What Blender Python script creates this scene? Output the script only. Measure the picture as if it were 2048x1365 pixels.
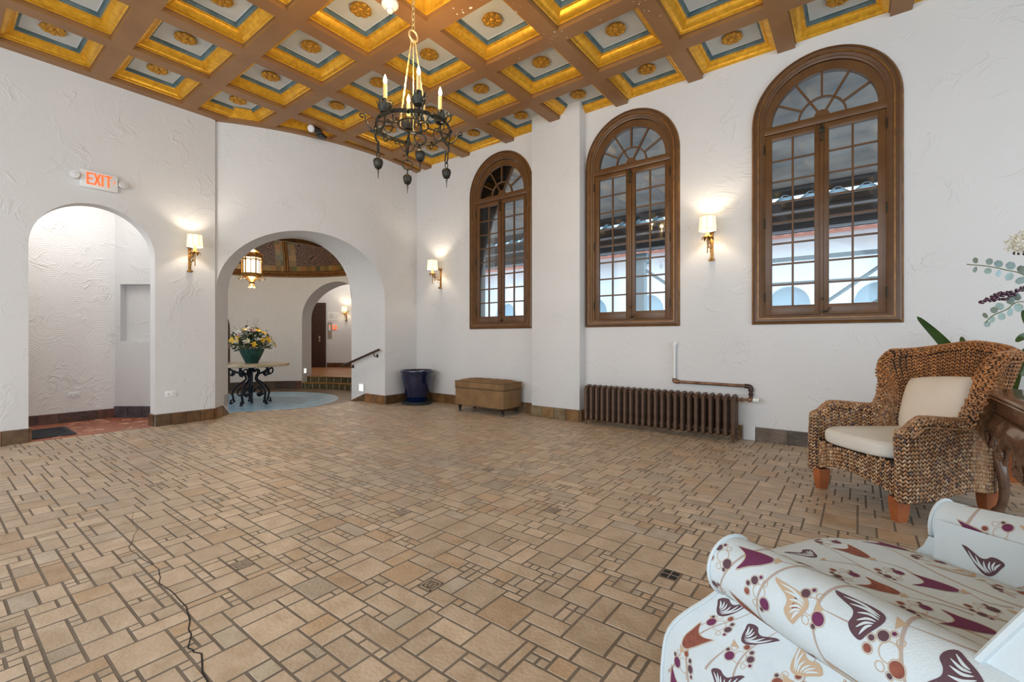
import bpy, bmesh, math, random
import numpy as np
from math import sin, cos, pi, radians as R, sqrt, atan2
from mathutils import Vector, Matrix
random.seed(7)
for o in list(bpy.data.objects): bpy.data.objects.remove(o)
scn = bpy.context.scene
COL = scn.collection

# ------------------------------------------------------------------ camera, world, lights, exposure
cam_d = bpy.data.cameras.new('camera'); cam = bpy.data.objects.new('camera', cam_d); COL.objects.link(cam)
cam.location = (0, 0, 1.12); cam.rotation_euler = (R(90), 0, R(37.34))
cam_d.sensor_width = 36; cam_d.lens = 16.0; cam_d.shift_y = -0.0027; cam_d.clip_start = .05
scn.camera = cam
scn.view_settings.view_transform = 'Standard'; scn.view_settings.look = 'None'
scn.view_settings.gamma = 1; scn.view_settings.exposure = 0.03; scn.view_settings.use_curve_mapping = False
w = bpy.data.worlds.new('sky'); scn.world = w; w.use_nodes = True
w.node_tree.nodes['Background'].inputs[0].default_value = (.72, .87, 1, 1)
w.node_tree.nodes['Background'].inputs[1].default_value = 2.6

def area(name, loc, rot, sx, sy, power, col):
    l = bpy.data.lights.new(name, 'AREA'); l.shape = 'RECTANGLE'; l.size = sx; l.size_y = sy; l.energy = power; l.color = col
    o = bpy.data.objects.new(name, l); COL.objects.link(o); o.location = loc; o.rotation_euler = rot; return o
def point(name, loc, power, col, r=.03):
    l = bpy.data.lights.new(name, 'POINT'); l.energy = power; l.color = col; l.shadow_soft_size = r
    o = bpy.data.objects.new(name, l); COL.objects.link(o); o.location = loc; return o
# added fill lights at invented openings, behind the camera and at the right end
area('fill_rear', (-3.0, -3.15, 2.1), (R(90), 0, 0), 7.0, 3.4, 132, (1, .975, .95))
area('fill_end', (3.45, 1.0, 2.1), (R(90), 0, R(90)), 6.5, 3.2, 50, (.88, .94, 1))
WARM = (1, .66, .30)

# ------------------------------------------------------------------ materials
def mat(name, col, rough=.6, metal=0, var=None, vscale=8, bump=0, bscale=30, attr=None, emis=0, ecol=None, spec=.5, coat=0, detail=4, distort=0, stretch=None):
    m = bpy.data.materials.new(name); m.use_nodes = True
    nt = m.node_tree; N = nt.nodes; L = nt.links; b = N['Principled BSDF']
    b.inputs['Base Color'].default_value = (*col, 1); b.inputs['Roughness'].default_value = rough
    b.inputs['Metallic'].default_value = metal; b.inputs['Specular IOR Level'].default_value = spec
    b.inputs['Coat Weight'].default_value = coat
    if emis:
        b.inputs['Emission Color'].default_value = (*(ecol or col), 1); b.inputs['Emission Strength'].default_value = emis
    tc = N.new('ShaderNodeTexCoord'); vec = tc.outputs['Object']
    if stretch:
        mp = N.new('ShaderNodeMapping'); mp.inputs['Scale'].default_value = stretch; L.new(vec, mp.inputs[0]); vec = mp.outputs[0]
    src = None
    if attr:
        a = N.new('ShaderNodeAttribute'); a.attribute_name = attr; src = a.outputs['Color']
    if var:
        n = N.new('ShaderNodeTexNoise'); n.inputs['Scale'].default_value = vscale; n.inputs['Detail'].default_value = detail
        n.inputs['Distortion'].default_value = distort
        L.new(vec, n.inputs['Vector'])
        r = N.new('ShaderNodeValToRGB'); r.color_ramp.elements[0].position = .35; r.color_ramp.elements[1].position = .65
        L.new(n.outputs[0], r.inputs[0])
        if attr:
            r.color_ramp.elements[0].color = (*var, 1); r.color_ramp.elements[1].color = (1, 1, 1, 1)
            mx = N.new('ShaderNodeMixRGB'); mx.blend_type = 'MULTIPLY'; mx.inputs[0].default_value = 1
            L.new(src, mx.inputs[1]); L.new(r.outputs[0], mx.inputs[2]); src = mx.outputs[0]
        else:
            r.color_ramp.elements[0].color = (*var, 1); r.color_ramp.elements[1].color = (*col, 1); src = r.outputs[0]
    if src is not None: L.new(src, b.inputs['Base Color'])
    if bump:
        n2 = N.new('ShaderNodeTexNoise'); n2.inputs['Scale'].default_value = bscale; n2.inputs['Detail'].default_value = 6
        L.new(vec, n2.inputs['Vector'])
        bp = N.new('ShaderNodeBump'); bp.inputs['Strength'].default_value = bump; bp.inputs['Distance'].default_value = .01
        L.new(n2.outputs[0], bp.inputs['Height']); L.new(bp.outputs[0], b.inputs['Normal'])
    return m

def plaster(name, col, strength=.55, fan=False):
    m = mat(name, col, .75, var=tuple(c*.965 for c in col), vscale=1.3, spec=.3)
    nt = m.node_tree; N = nt.nodes; L = nt.links; b = N['Principled BSDF']
    tc = N.new('ShaderNodeTexCoord')
    n = N.new('ShaderNodeTexNoise'); n.inputs['Scale'].default_value = 2.6; n.inputs['Detail'].default_value = 3; n.inputs['Distortion'].default_value = 1.3; n.inputs['Roughness'].default_value = .62
    L.new(tc.outputs['Object'], n.inputs[0])
    # trowel ridges: thin lines where a distorted noise crosses its middle, kept to patches
    mr = N.new('ShaderNodeMath'); mr.operation = 'SUBTRACT'; mr.inputs[1].default_value = .5; L.new(n.outputs[0], mr.inputs[0])
    ab = N.new('ShaderNodeMath'); ab.operation = 'ABSOLUTE'; L.new(mr.outputs[0], ab.inputs[0])
    rg = N.new('ShaderNodeMapRange'); rg.inputs[1].default_value = 0; rg.inputs[2].default_value = .05; rg.inputs[3].default_value = 1; rg.inputs[4].default_value = 0
    L.new(ab.outputs[0], rg.inputs[0])
    n3 = N.new('ShaderNodeTexNoise'); n3.inputs['Scale'].default_value = 3.1; n3.inputs['Detail'].default_value = 2; L.new(tc.outputs['Object'], n3.inputs[0])
    r3 = N.new('ShaderNodeMapRange'); r3.inputs[1].default_value = .48; r3.inputs[2].default_value = .68; L.new(n3.outputs[0], r3.inputs[0])
    mu = N.new('ShaderNodeMath'); mu.operation = 'MULTIPLY'; L.new(rg.outputs[0], mu.inputs[0]); L.new(r3.outputs[0], mu.inputs[1])
    n2 = N.new('ShaderNodeTexNoise'); n2.inputs['Scale'].default_value = 14; n2.inputs['Detail'].default_value = 5; L.new(tc.outputs['Object'], n2.inputs[0])
    ad = N.new('ShaderNodeMath'); ad.operation = 'MULTIPLY_ADD'; ad.inputs[1].default_value = .5; L.new(n2.outputs[0], ad.inputs[0]); L.new(mu.outputs[0], ad.inputs[2])
    out = ad.outputs[0]
    if fan:
        mp = N.new('ShaderNodeMapping'); mp.inputs['Rotation'].default_value = (0, R(90), 0); L.new(tc.outputs['Object'], mp.inputs[0])
        vo = N.new('ShaderNodeTexVoronoi'); vo.inputs['Scale'].default_value = 2.6; L.new(tc.outputs['Object'], vo.inputs['Vector'])
        si = N.new('ShaderNodeMath'); si.operation = 'MULTIPLY'; si.inputs[1].default_value = 95; L.new(vo.outputs['Distance'], si.inputs[0])
        s2 = N.new('ShaderNodeMath'); s2.operation = 'SINE'; L.new(si.outputs[0], s2.inputs[0])
        a2 = N.new('ShaderNodeMath'); a2.operation = 'MULTIPLY_ADD'; a2.inputs[1].default_value = .09; L.new(s2.outputs[0], a2.inputs[0]); L.new(out, a2.inputs[2]); out = a2.outputs[0]
    bp = N.new('ShaderNodeBump'); bp.inputs['Strength'].default_value = strength; bp.inputs['Distance'].default_value = .012
    L.new(out, bp.inputs['Height']); L.new(bp.outputs[0], b.inputs['Normal'])
    return m

M = {}
M['plaster'] = plaster('white_plaster', (.69, .68, .67), .42)
M['plaster_fan'] = plaster('combed_white_plaster', (.84, .82, .80), .6, True)
M['tile'] = mat('travertine_tile', (1, 1, 1), .42, attr='tint', var=(.80, .76, .70), vscale=9, bump=.35, bscale=60, detail=6, distort=.6)
M['grout'] = mat('floor_grout', (.20, .16, .12), .8, var=(.15, .12, .088), vscale=6)
M['inset'] = mat('inset_relief', (.07, .06, .05), .5)
M['crack'] = mat('floor_crack', (.02, .018, .016), .9)
M['beam'] = mat('brown_painted_beam', (.285, .140, .045), .42, var=(.24, .112, .036), vscale=3, bump=.12, bscale=25)
M['gold'] = mat('gilded_moulding', (.86, .47, .035), .34, .5, var=(.66, .33, .025), vscale=16, bump=.35, bscale=18, detail=6, distort=1.0)
M['gold_d'] = mat('gilded_rosette', (.66, .35, .04), .38, .55, var=(.36, .17, .02), vscale=40, bump=.3, bscale=60)
M['teal'] = mat('teal_fillet', (.07, .12, .13), .5, var=(.15, .21, .22), vscale=6)
M['panel'] = mat('grey_blue_coffer_panel', (.58, .60, .58), .6, var=(.52, .55, .55), vscale=2)
M['chip'] = mat('bare_plaster_chip', (.75, .70, .60), .8)
M['wood'] = mat('brown_painted_window_wood', (.135, .060, .019), .36, var=(.10, .044, .014), vscale=5, bump=.12, bscale=30)
M['gilt_edge'] = mat('bronzed_edge', (.26, .12, .03), .35, .3, var=(.16, .07, .02), vscale=12)
M['redwood'] = mat('dark_stained_door', (.065, .024, .012), .35, var=(.04, .014, .008), vscale=4, stretch=(6, 6, 1))
M['iron'] = mat('dark_bronze_iron', (.022, .02, .016), .4, .5, var=(.045, .04, .024), vscale=30, bump=.3, bscale=70)
M['irontable'] = mat('blue_black_iron', (.025, .032, .045), .35, .5, var=(.012, .016, .024), vscale=30, bump=.3, bscale=60)
M['brass'] = mat('gilded_iron', (.50, .27, .06), .35, .7, var=(.24, .10, .03), vscale=25, bump=.3, bscale=60)
M['rod'] = mat('twisted_gilt_rod', (.62, .52, .28), .35, .6)
M['candle'] = mat('ivory_candle_sleeve', (.75, .52, .20), .5, emis=.12, ecol=(1, .6, .15))
M['bulb'] = mat('lit_bulb', (1, .85, .5), .3, emis=14, ecol=(1, .74, .36))
M['shade'] = mat('lit_parchment_shade', (.9, .78, .5), .7, emis=1.15, ecol=(1, .86, .50))
M['shade_trim'] = mat('shade_braid', (.55, .30, .06), .7, emis=.15, ecol=(.9, .5, .1))
M['rad'] = mat('brown_cast_iron', (.135, .083, .055), .38, .25, var=(.095, .05, .03), vscale=14, bump=.25, bscale=40)
M['pipe'] = mat('rusty_copper_pipe', (.30, .16, .09), .45, .5, var=(.11, .055, .035), vscale=9, stretch=(1, 1, 1))
M['whitepaint'] = mat('white_paint', (.76, .76, .76), .5)
M['switch'] = mat('white_plastic', (.80, .80, .78), .4)
M['potblue'] = mat('cobalt_glaze', (.003, .009, .045), .12, coat=.6, var=(.002, .006, .03), vscale=4)
M['saucer'] = mat('dark_green_saucer', (.02, .028, .03), .3)
M['soil'] = mat('dry_soil', (.16, .10, .05), .9, var=(.07, .045, .02), vscale=40, bump=1, bscale=60)
M['suede'] = mat('tan_suede', (.25, .14, .058), .85, var=(.18, .10, .042), vscale=5, bump=.15, bscale=80)
M['suede_pipe'] = mat('dark_suede_seam', (.12, .07, .035), .8)
M['darkleg'] = mat('dark_turned_wood', (.02, .012, .01), .3)
M['basetile'] = mat('glazed_brown_base_tile', (1, 1, 1), .3, attr='tint', var=(.6, .55, .5), vscale=12, detail=6, bump=.3, bscale=25)
M['terracotta'] = mat('terracotta_floor', (.42, .12, .05), .35, var=(.33, .12, .07), vscale=10)
M['cream_line'] = mat('cream_floor_pattern', (.60, .38, .26), .5)
M['mat'] = mat('dark_grey_doormat', (.06, .065, .075), .9, bump=.8, bscale=90, var=(.04, .042, .05), vscale=40)
M['daylitfloor'] = mat('daylit_blue_floor', (.40, .60, .74), .35, var=(.27, .44, .58), vscale=5, detail=6)  # blue daylight reflection on the rotunda floor, painted into the colour
M['stonefloor'] = mat('brown_stone_floor', (.20, .12, .06), .3, var=(.14, .09, .045), vscale=5)
M['greentile'] = mat('mossy_glazed_riser_tile', (.10, .09, .035), .45, var=(.05, .035, .015), vscale=10, bump=.3, bscale=20)
M['corrfloor'] = mat('orange_brown_tile', (.42, .19, .07), .35, var=(.33, .14, .05), vscale=4)
M['marble'] = mat('cream_marble', (.62, .52, .38), .2, var=(.50, .38, .22), vscale=6, detail=6)
M['bronzepot'] = mat('green_patina_bowl', (.025, .12, .10), .35, .3, var=(.012, .055, .06), vscale=18)
M['handrail'] = mat('dark_iron_rail', (.06, .03, .025), .4, .4)
M['red'] = mat('lit_red_letters', (1, .12, .03), .5, emis=.9, ecol=(1, .16, .05))
M['lens'] = mat('clear_lamp_lens', (.75, .75, .78), .15)
M['black'] = mat('black_plastic', (.012, .012, .013), .35)
M['steel'] = mat('brushed_steel', (.45, .38, .30), .35, .8)
M['ventlight'] = mat('lit_louvre', (1, .98, .9), .5, emis=1.6, ecol=(1, .96, .88))
M['cushion'] = mat('cream_cotton', (.74, .66, .56), .85, var=(.70, .62, .52), vscale=3, bump=.15, bscale=120)
M['seatcush'] = mat('pale_cream_cotton', (.74, .72, .66), .85, var=(.68, .66, .60), vscale=3, bump=.15, bscale=120)
M['weave'] = mat('braided_hyacinth', (1, 1, 1), .45, attr='tint', var=(.72, .62, .55), vscale=30)
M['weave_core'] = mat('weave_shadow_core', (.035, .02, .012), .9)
M['legorange'] = mat('orange_stained_leg', (.42, .13, .04), .35, var=(.30, .085, .028), vscale=8)
M['consolewood'] = mat('polished_walnut', (.19, .10, .06), .2, var=(.11, .055, .032), vscale=3, stretch=(6, 1, 6), coat=.5, detail=6)
M['fabric'] = mat('pale_blue_white_upholstery', (.60, .68, .72), .85, var=(.57, .65, .69), vscale=12, bump=.2, bscale=260)
M['p_purple'] = mat('plum_print', (.14, .025, .085), .85)
M['p_rust'] = mat('rust_print', (.27, .085, .05), .85, var=(.20, .055, .04), vscale=60)
M['p_mauve'] = mat('dark_mauve_print', (.10, .05, .065), .85)
M['p_tan'] = mat('tan_print', (.50, .37, .25), .85)
M['p_taupe'] = mat('taupe_print', (.42, .35, .31), .85)
M['leaf'] = mat('dark_green_leaf', (.045, .09, .012), .35, var=(.022, .05, .008), vscale=5)
M['euca'] = mat('grey_blue_eucalyptus', (.30, .42, .45), .6, var=(.22, .28, .22), vscale=14)
M['berry'] = mat('purple_berry', (.05, .008, .03), .15, coat=.6)
M['hydr'] = mat('cream_hydrangea', (.85, .82, .70), .7)
M['stem'] = mat('olive_stem', (.12, .14, .06), .6)
M['yellow'] = mat('yellow_petal', (.85, .48, .02), .6, var=(.90, .60, .05), vscale=30)
M['pink'] = mat('pink_petal', (.65, .30, .26), .6)
M['cream'] = mat('cream_petal', (.80, .74, .50), .6)
M['whitefl'] = mat('white_blossom', (.8, .78, .76), .6)
M['twig'] = mat('grey_brown_twig', (.12, .09, .08), .8)
M['darkleaf'] = mat('dark_bouquet_leaf', (.022, .045, .014), .5, var=(.05, .085, .02), vscale=20)
M['grey_ext'] = mat('grey_porch_ceiling', (.44, .37, .32), .8, var=(.25, .23, .22), vscale=2)
M['dark_ext'] = mat('dark_porch_boards', (.045, .045, .05), .7)
M['slat_ext'] = mat('pale_batten', (.42, .40, .42), .7)
M['tile_ext'] = mat('pale_blue_corrugated_sheet', (.45, .68, .78), .4)
M['post_ext'] = mat('grey_blue_steel_post', (.20, .32, .37), .5)
M['white_ext'] = mat('sunlit_white_facade', (.88, .90, .92), .8)
M['arch_ext'] = mat('pale_blue_shutter', (.38, .52, .60), .8)
M['red_ext'] = mat('red_clay_roof', (.45, .18, .13), .8, bump=.6, bscale=12)
M['art'] = mat('abstract_painting', (.16, .06, .05), .6, var=(.50, .16, .05), vscale=5)
M['glow_glass'] = mat('lantern_glass', (1, .85, .55), .5, emis=4.0, ecol=(1, .82, .45))
M['border'] = mat('dome_border_tile', (.25, .15, .04), .35, attr='tint')
M['ornate'] = mat('dome_ornate_panel', (.10, .05, .035), .5)
def _ornate():
    m = M['ornate']; nt = m.node_tree; N = nt.nodes; L = nt.links; b = N['Principled BSDF']
    tc = N.new('ShaderNodeTexCoord'); mp = N.new('ShaderNodeMapping'); mp.inputs['Scale'].default_value = (1, 1, 1.3); L.new(tc.outputs['Object'], mp.inputs[0])
    v = N.new('ShaderNodeTexVoronoi'); v.feature = 'DISTANCE_TO_EDGE'; v.inputs['Scale'].default_value = 7; L.new(mp.outputs[0], v.inputs['Vector'])
    wv = N.new('ShaderNodeMath'); wv.operation = 'MULTIPLY'; wv.inputs[1].default_value = 48; L.new(v.outputs[0], wv.inputs[0])
    s = N.new('ShaderNodeMath'); s.operation = 'SINE'; L.new(wv.outputs[0], s.inputs[0])
    r = N.new('ShaderNodeValToRGB'); r.color_ramp.elements[0].position = .35; r.color_ramp.elements[0].color = (.025, .018, .02, 1)
    r.color_ramp.elements[1].position = .6; r.color_ramp.elements[1].color = (.23, .12, .07, 1)
    L.new(s.outputs[0], r.inputs[0]); L.new(r.outputs[0], b.inputs['Base Color'])
_ornate()
def _glass():
    m = bpy.data.materials.new('window_glass'); m.use_nodes = True; nt = m.node_tree; N = nt.nodes; L = nt.links
    for n in list(N): N.remove(n)
    o = N.new('ShaderNodeOutputMaterial'); t = N.new('ShaderNodeBsdfTransparent'); g = N.new('ShaderNodeBsdfGlossy'); mx = N.new('ShaderNodeMixShader')
    g.inputs['Roughness'].default_value = .03; f = N.new('ShaderNodeFresnel'); f.inputs[0].default_value = 1.5
    t.inputs[0].default_value = (.93, .96, .97, 1)
    L.new(f.outputs[0], mx.inputs[0]); L.new(t.outputs[0], mx.inputs[1]); L.new(g.outputs[0], mx.inputs[2]); L.new(mx.outputs[0], o.inputs[0])
    return m
M['glass'] = _glass()

# ------------------------------------------------------------------ mesh building helpers
def vsub(a, b): return (a[0]-b[0], a[1]-b[1], a[2]-b[2])
class MB:
    def __init__(s): s.v = []; s.f = []; s.m = []; s.t = []; s.T = None
    def add(s, vs, fs, mi=0, tint=None):
        n = len(s.v)
        if s.T is not None: vs = [tuple(s.T @ Vector(p)) for p in vs]
        s.v.extend([tuple(p) for p in vs]); s.f.extend([tuple(i+n for i in f) for f in fs]); s.m.extend([mi]*len(fs))
        s.t.extend([tint or (1, 1, 1)]*len(fs)); return s
    def box(s, x0, x1, y0, y1, z0, z1, mi=0, tint=None):
        v = [(x0,y0,z0),(x1,y0,z0),(x1,y1,z0),(x0,y1,z0),(x0,y0,z1),(x1,y0,z1),(x1,y1,z1),(x0,y1,z1)]
        return s.add(v, [(0,3,2,1),(4,5,6,7),(0,1,5,4),(1,2,6,5),(2,3,7,6),(3,0,4,7)], mi, tint)
    def rbox(s, x0, x1, y0, y1, z0, z1, b=.01, mi=0, seg=2, tint=None):
        bm = bmesh.new(); bmesh.ops.create_cube(bm, size=1)
        for v in bm.verts: v.co = ((x0+x1)/2+v.co.x*(x1-x0), (y0+y1)/2+v.co.y*(y1-y0), (z0+z1)/2+v.co.z*(z1-z0))
        bmesh.ops.bevel(bm, geom=bm.edges[:], offset=b, segments=seg, affect='EDGES', profile=.5)
        bm.verts.index_update(); s.add([tuple(v.co) for v in bm.verts], [tuple(v.index for v in f.verts) for f in bm.faces], mi, tint); bm.free(); return s
    def tube(s, pts, r, n=8, mi=0, closed=False, flat=1.0, tint=None):
        P = [Vector(p) for p in pts]; k = len(P); rs = r if isinstance(r, (list, tuple)) else [r]*k
        up = None; V = []
        for i in range(k):
            a = P[(i-1) % k] if (closed or i > 0) else P[i]; b = P[(i+1) % k] if (closed or i < k-1) else P[i]
            t = (b-a)
            if t.length < 1e-9: t = Vector((0, 0, 1))
            t.normalize()
            if up is None:
                up = Vector((0, 0, 1)) if abs(t.z) < .9 else Vector((1, 0, 0))
            x = up - t*up.dot(t)
            if x.length < 1e-5: x = t.orthogonal()
            x.normalize(); up = x; y = t.cross(x)
            for j in range(n):
                q = 2*pi*j/n; V.append(P[i]+x*(cos(q)*rs[i])+y*(sin(q)*rs[i]*flat))
        F = []
        for i in range(k if closed else k-1):
            for j in range(n):
                a = i*n+j; b = i*n+(j+1) % n; c = ((i+1) % k)*n+(j+1) % n; d = ((i+1) % k)*n+j; F.append((a, b, c, d))
        if not closed: F.append(tuple(range(n))[::-1]); F.append(tuple((k-1)*n+j for j in range(n)))
        return s.add(V, F, mi, tint)
    def lathe(s, prof, n=24, c=(0, 0, 0), mi=0, a0=0, a1=2*pi, sx=1, sy=1, cap=True):
        full = abs(a1-a0-2*pi) < 1e-6; k = n if full else n+1; V = []
        for r, z in prof:
            for j in range(k):
                q = a0+(a1-a0)*j/n; V.append((c[0]+r*cos(q)*sx, c[1]+r*sin(q)*sy, c[2]+z))
        F = []
        for i in range(len(prof)-1):
            for j in range(n):
                j2 = (j+1) % k
                F.append((i*k+j, i*k+j2, (i+1)*k+j2, (i+1)*k+j))
        if full and cap:
            if prof[0][0] > 1e-6: F.append(tuple(range(k))[::-1])
            if prof[-1][0] > 1e-6: F.append(tuple((len(prof)-1)*k+j for j in range(k)))
        return s.add(V, F, mi)
    def ell(s, c, r, n=10, k=6, mi=0, tint=None, rot=None):
        V = []; F = []
        for i in range(k+1):
            p = -pi/2+pi*i/k
            for j in range(n):
                q = 2*pi*j/n; d = Vector((cos(p)*cos(q)*r[0], cos(p)*sin(q)*r[1], sin(p)*r[2]))
                if rot: d = rot @ d
                V.append((c[0]+d.x, c[1]+d.y, c[2]+d.z))
        for i in range(k):
            for j in range(n): F.append((i*n+j, i*n+(j+1) % n, (i+1)*n+(j+1) % n, (i+1)*n+j))
        return s.add(V, F, mi, tint)
    def prism(s, poly, fn, d0, d1, mi=0, tint=None):
        n = len(poly); V = [fn(a, b, d0) for a, b in poly]+[fn(a, b, d1) for a, b in poly]
        F = [tuple(range(n)), tuple(range(n, 2*n))[::-1]]+[(i, (i+1) % n, n+(i+1) % n, n+i) for i in range(n)]
        return s.add(V, F, mi, tint)
    def grid(s, fn, na, nb, mi=0, tint=None, flip=False):
        V = [fn(i/na, j/nb) for i in range(na+1) for j in range(nb+1)]; F = []
        for i in range(na):
            for j in range(nb):
                a = i*(nb+1)+j; q = (a, a+nb+1, a+nb+2, a+1); F.append(q[::-1] if flip else q)
        return s.add(V, F, mi, tint)
    def build(s, name, mats, parent=None, origin=None, ang=38, fixn=True):
        me = bpy.data.meshes.new(name); V = s.v
        if origin is not None: V = [vsub(p, origin) for p in V]
        me.from_pydata(V, [], s.f)
        if not isinstance(mats, (list, tuple)): mats = [mats]
        for m in mats: me.materials.append(M[m] if isinstance(m, str) else m)
        me.polygons.foreach_set('material_index', s.m)
        if fixn:
            bm = bmesh.new(); bm.from_mesh(me); bmesh.ops.recalc_face_normals(bm, faces=bm.faces[:]); bm.to_mesh(me); bm.free()
        if any(t != (1, 1, 1) for t in s.t):
            ca = me.color_attributes.new('tint', 'FLOAT_COLOR', 'CORNER')
            lt = np.zeros(len(me.polygons), np.int32); me.polygons.foreach_get('loop_total', lt)
            c = np.repeat(np.array([(*t, 1) for t in s.t], np.float32), lt, axis=0); ca.data.foreach_set('color', c.ravel())
        me.shade_smooth(); me.set_sharp_from_angle(angle=R(ang)); me.update()
        o = bpy.data.objects.new(name, me); COL.objects.link(o)
        if parent is not None: o.parent = parent
        elif origin is not None: o.location = origin
        return o
def tag(o, label=None, cat=None, group=None, kind=None):
    if label: o['label'] = label
    if cat: o['category'] = cat
    if group: o['group'] = group
    if kind: o['kind'] = kind
    return o
def thing(name, loc, rz, label, cat, group=None):
    o = bpy.data.objects.new(name, None); COL.objects.link(o); o.location = loc; o.rotation_euler = (0, 0, rz); o.empty_display_size = .1
    return tag(o, label, cat, group)
def struct(o): o['kind'] = 'structure'; return o
def dup(root, loc, rz, label=None, group=None):
    def cp(o, par):
        c = o.copy(); COL.objects.link(c); c.parent = par
        for ch in list(o.children): cp(ch, c)
        return c
    r = cp(root, None); r.location = loc; r.rotation_euler = (0, 0, rz)
    if label: r['label'] = label
    if group: r['group'] = group
    return r
def spiral(c, r0, r1, a0, a1, n, fn=None):
    out = []
    for i in range(n+1):
        t = i/n; a = a0+(a1-a0)*t; r = r0+(r1-r0)*t; out.append((c[0]+r*cos(a), c[1]+r*sin(a)))
    return out
def smoothpath(P, n=6):
    out = []; k = len(P)
    for i in range(k-1):
        p0 = P[max(i-1, 0)]; p1 = P[i]; p2 = P[i+1]; p3 = P[min(i+2, k-1)]
        for j in range(n):
            t = j/n; out.append(tuple(.5*((2*b)+(-a+c)*t+(2*a-5*b+4*c-d)*t*t+(-a+3*b-3*c+d)*t**3) for a, b, c, d in zip(p0, p1, p2, p3)))
    out.append(tuple(P[-1])); return out

# ------------------------------------------------------------------ the setting
YW = 5.57; XL = -7.1; ZC = 4.15; ZT = 4.40
C1 = (-10.07, 4.8); R1 = 3.7; C2 = (-9.72, 3.96); R2 = 2.51
def lerp(a, b, t): return a+(b-a)*t
def wall(mb, P, u0, u1, z0, z1, opens, depth, step=.25, mi=0, back=False, rev_mi=0):
    """vertical wall on the map P(u, d, z); opens = [(ua, ub, zb, zspring, rise)]"""
    xs = [u0]
    opens = sorted(opens)
    def solid(a, b, zz0, zz1):
        n = max(1, int(round((b-a)/step)))
        for d in ([0, depth] if back else [0]):
            for i in range(n):
                p, q = lerp(a, b, i/n), lerp(a, b, (i+1)/n)
                mb.add([P(p, d, zz0), P(q, d, zz0), P(q, d, zz1), P(p, d, zz1)], [(0, 1, 2, 3)], mi)
    cur = u0
    for ua, ub, zb, zs, rise in opens:
        if ua > cur: solid(cur, ua, z0, z1)
        if zb > z0: solid(ua, ub, z0, zb)
        n = 36; pts = []
        uc, hw = (ua+ub)/2, (ub-ua)/2
        for i in range(n+1):
            q = pi*(1-i/n); pts.append((uc+hw*cos(q), zs+rise*sin(q)))
        for i in range(n):
            (a, za), (b, zb2) = pts[i], pts[i+1]
            for d in ([0, depth] if back else [0]):
                mb.add([P(a, d, za), P(b, d, zb2), P(b, d, z1), P(a, d, z1)], [(0, 1, 2, 3)], mi)
        loop = [(ua, zb)]+pts+[(ub, zb)]
        m = len(loop); nd = 4
        for i in range(m-1 if zb <= z0+1e-6 else m):
            (a, za), (b, zc) = loop[i], loop[(i+1) % m]
            for j in range(nd):
                d0, d1 = depth*j/nd, depth*(j+1)/nd
                mb.add([P(a, d0, za), P(b, d0, zc), P(b, d1, zc), P(a, d1, za)], [(0, 1, 2, 3)], rev_mi)
        cur = ub
    if cur < u1: solid(cur, u1, z0, z1)

# left wall with the vestibule arch
mb = MB(); wall(mb, lambda u, d, z: (XL-d, u, z), -3.2, 2.52, 0, ZT, [(.737, 1.842, 0, 2.14, .55)], .19, back=True)
struct(mb.build('wall_left', 'plaster', fixn=False))
# curved rotunda wall with the big arch (angles in degrees round C1), inner end splayed onto the rotunda circle
A0, A1 = -37.57, .19; B0, B1 = -26.87, 20.15
def Prot(u, d, z):
    a = R(u); s = (u-A0)/(A1-A0); x1, y1 = C1[0]+R1*cos(a), C1[1]+R1*sin(a)
    b = R(lerp(B0, B1, s)); x2, y2 = C2[0]+R2*cos(b), C2[1]+R2*sin(b)
    return (lerp(x1, x2, d), lerp(y1, y2, d), z)
mb = MB(); _p = (C1[0]+R1*cos(R(A0)), C1[1]+R1*sin(R(A0)))
mb.add([(XL, 2.515, 0), (*_p, 0), (*_p, ZT), (XL, 2.515, ZT)], [(0, 1, 2, 3)])
wall(mb, Prot, A0, 12.2, -.15, ZT, [(A0, A1, -.15, 1.78, .95)], 1.0, step=2)
struct(mb.build('wall_curved', 'plaster', fixn=False))
# window wall
WX = [-4.485, -2.342, -.303]
mb = MB(); wall(mb, lambda u, d, z: (u, YW+d, z), -6.6, 3.6, 0, ZT, [(x-.60, x+.60, 1.30, 3.42, .60) for x in WX], .34, back=True, step=1)
struct(mb.build('wall_window', 'plaster', fixn=False))
mb = MB(); mb.rbox(-3.765, -2.98, 5.40, 5.60, 0, ZT, .012)
struct(mb.build('wall_pilaster', 'plaster'))
# patched plaster block by the radiator valve
mb = MB(); mb.rbox(-1.02, -.90, 5.545, 5.60, 0, .17, .01); struct(mb.build('trim_1', 'plaster'))
# walls behind the camera: openings invented for the added fill light
mb = MB(); wall(mb, lambda u, d, z: (u, -3.2-d, z), -7.1, 3.6, 0, ZT, [(-6.4, -3.3, .3, 3.0, .8), (-2.9, .2, .3, 3.0, .8), (.5, 3.2, .3, 3.0, .8)], .3, step=1)
struct(mb.build('wall_front', 'plaster', fixn=False))
mb = MB(); wall(mb, lambda u, d, z: (3.6+d, u, z), -3.2, 5.6, 0, ZT, [(-2.6, .6, .3, 3.0, .8), (1.1, 4.3, .3, 3.0, .8)], .3, step=1)
struct(mb.build('wall_right', 'plaster', fixn=False))

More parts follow.
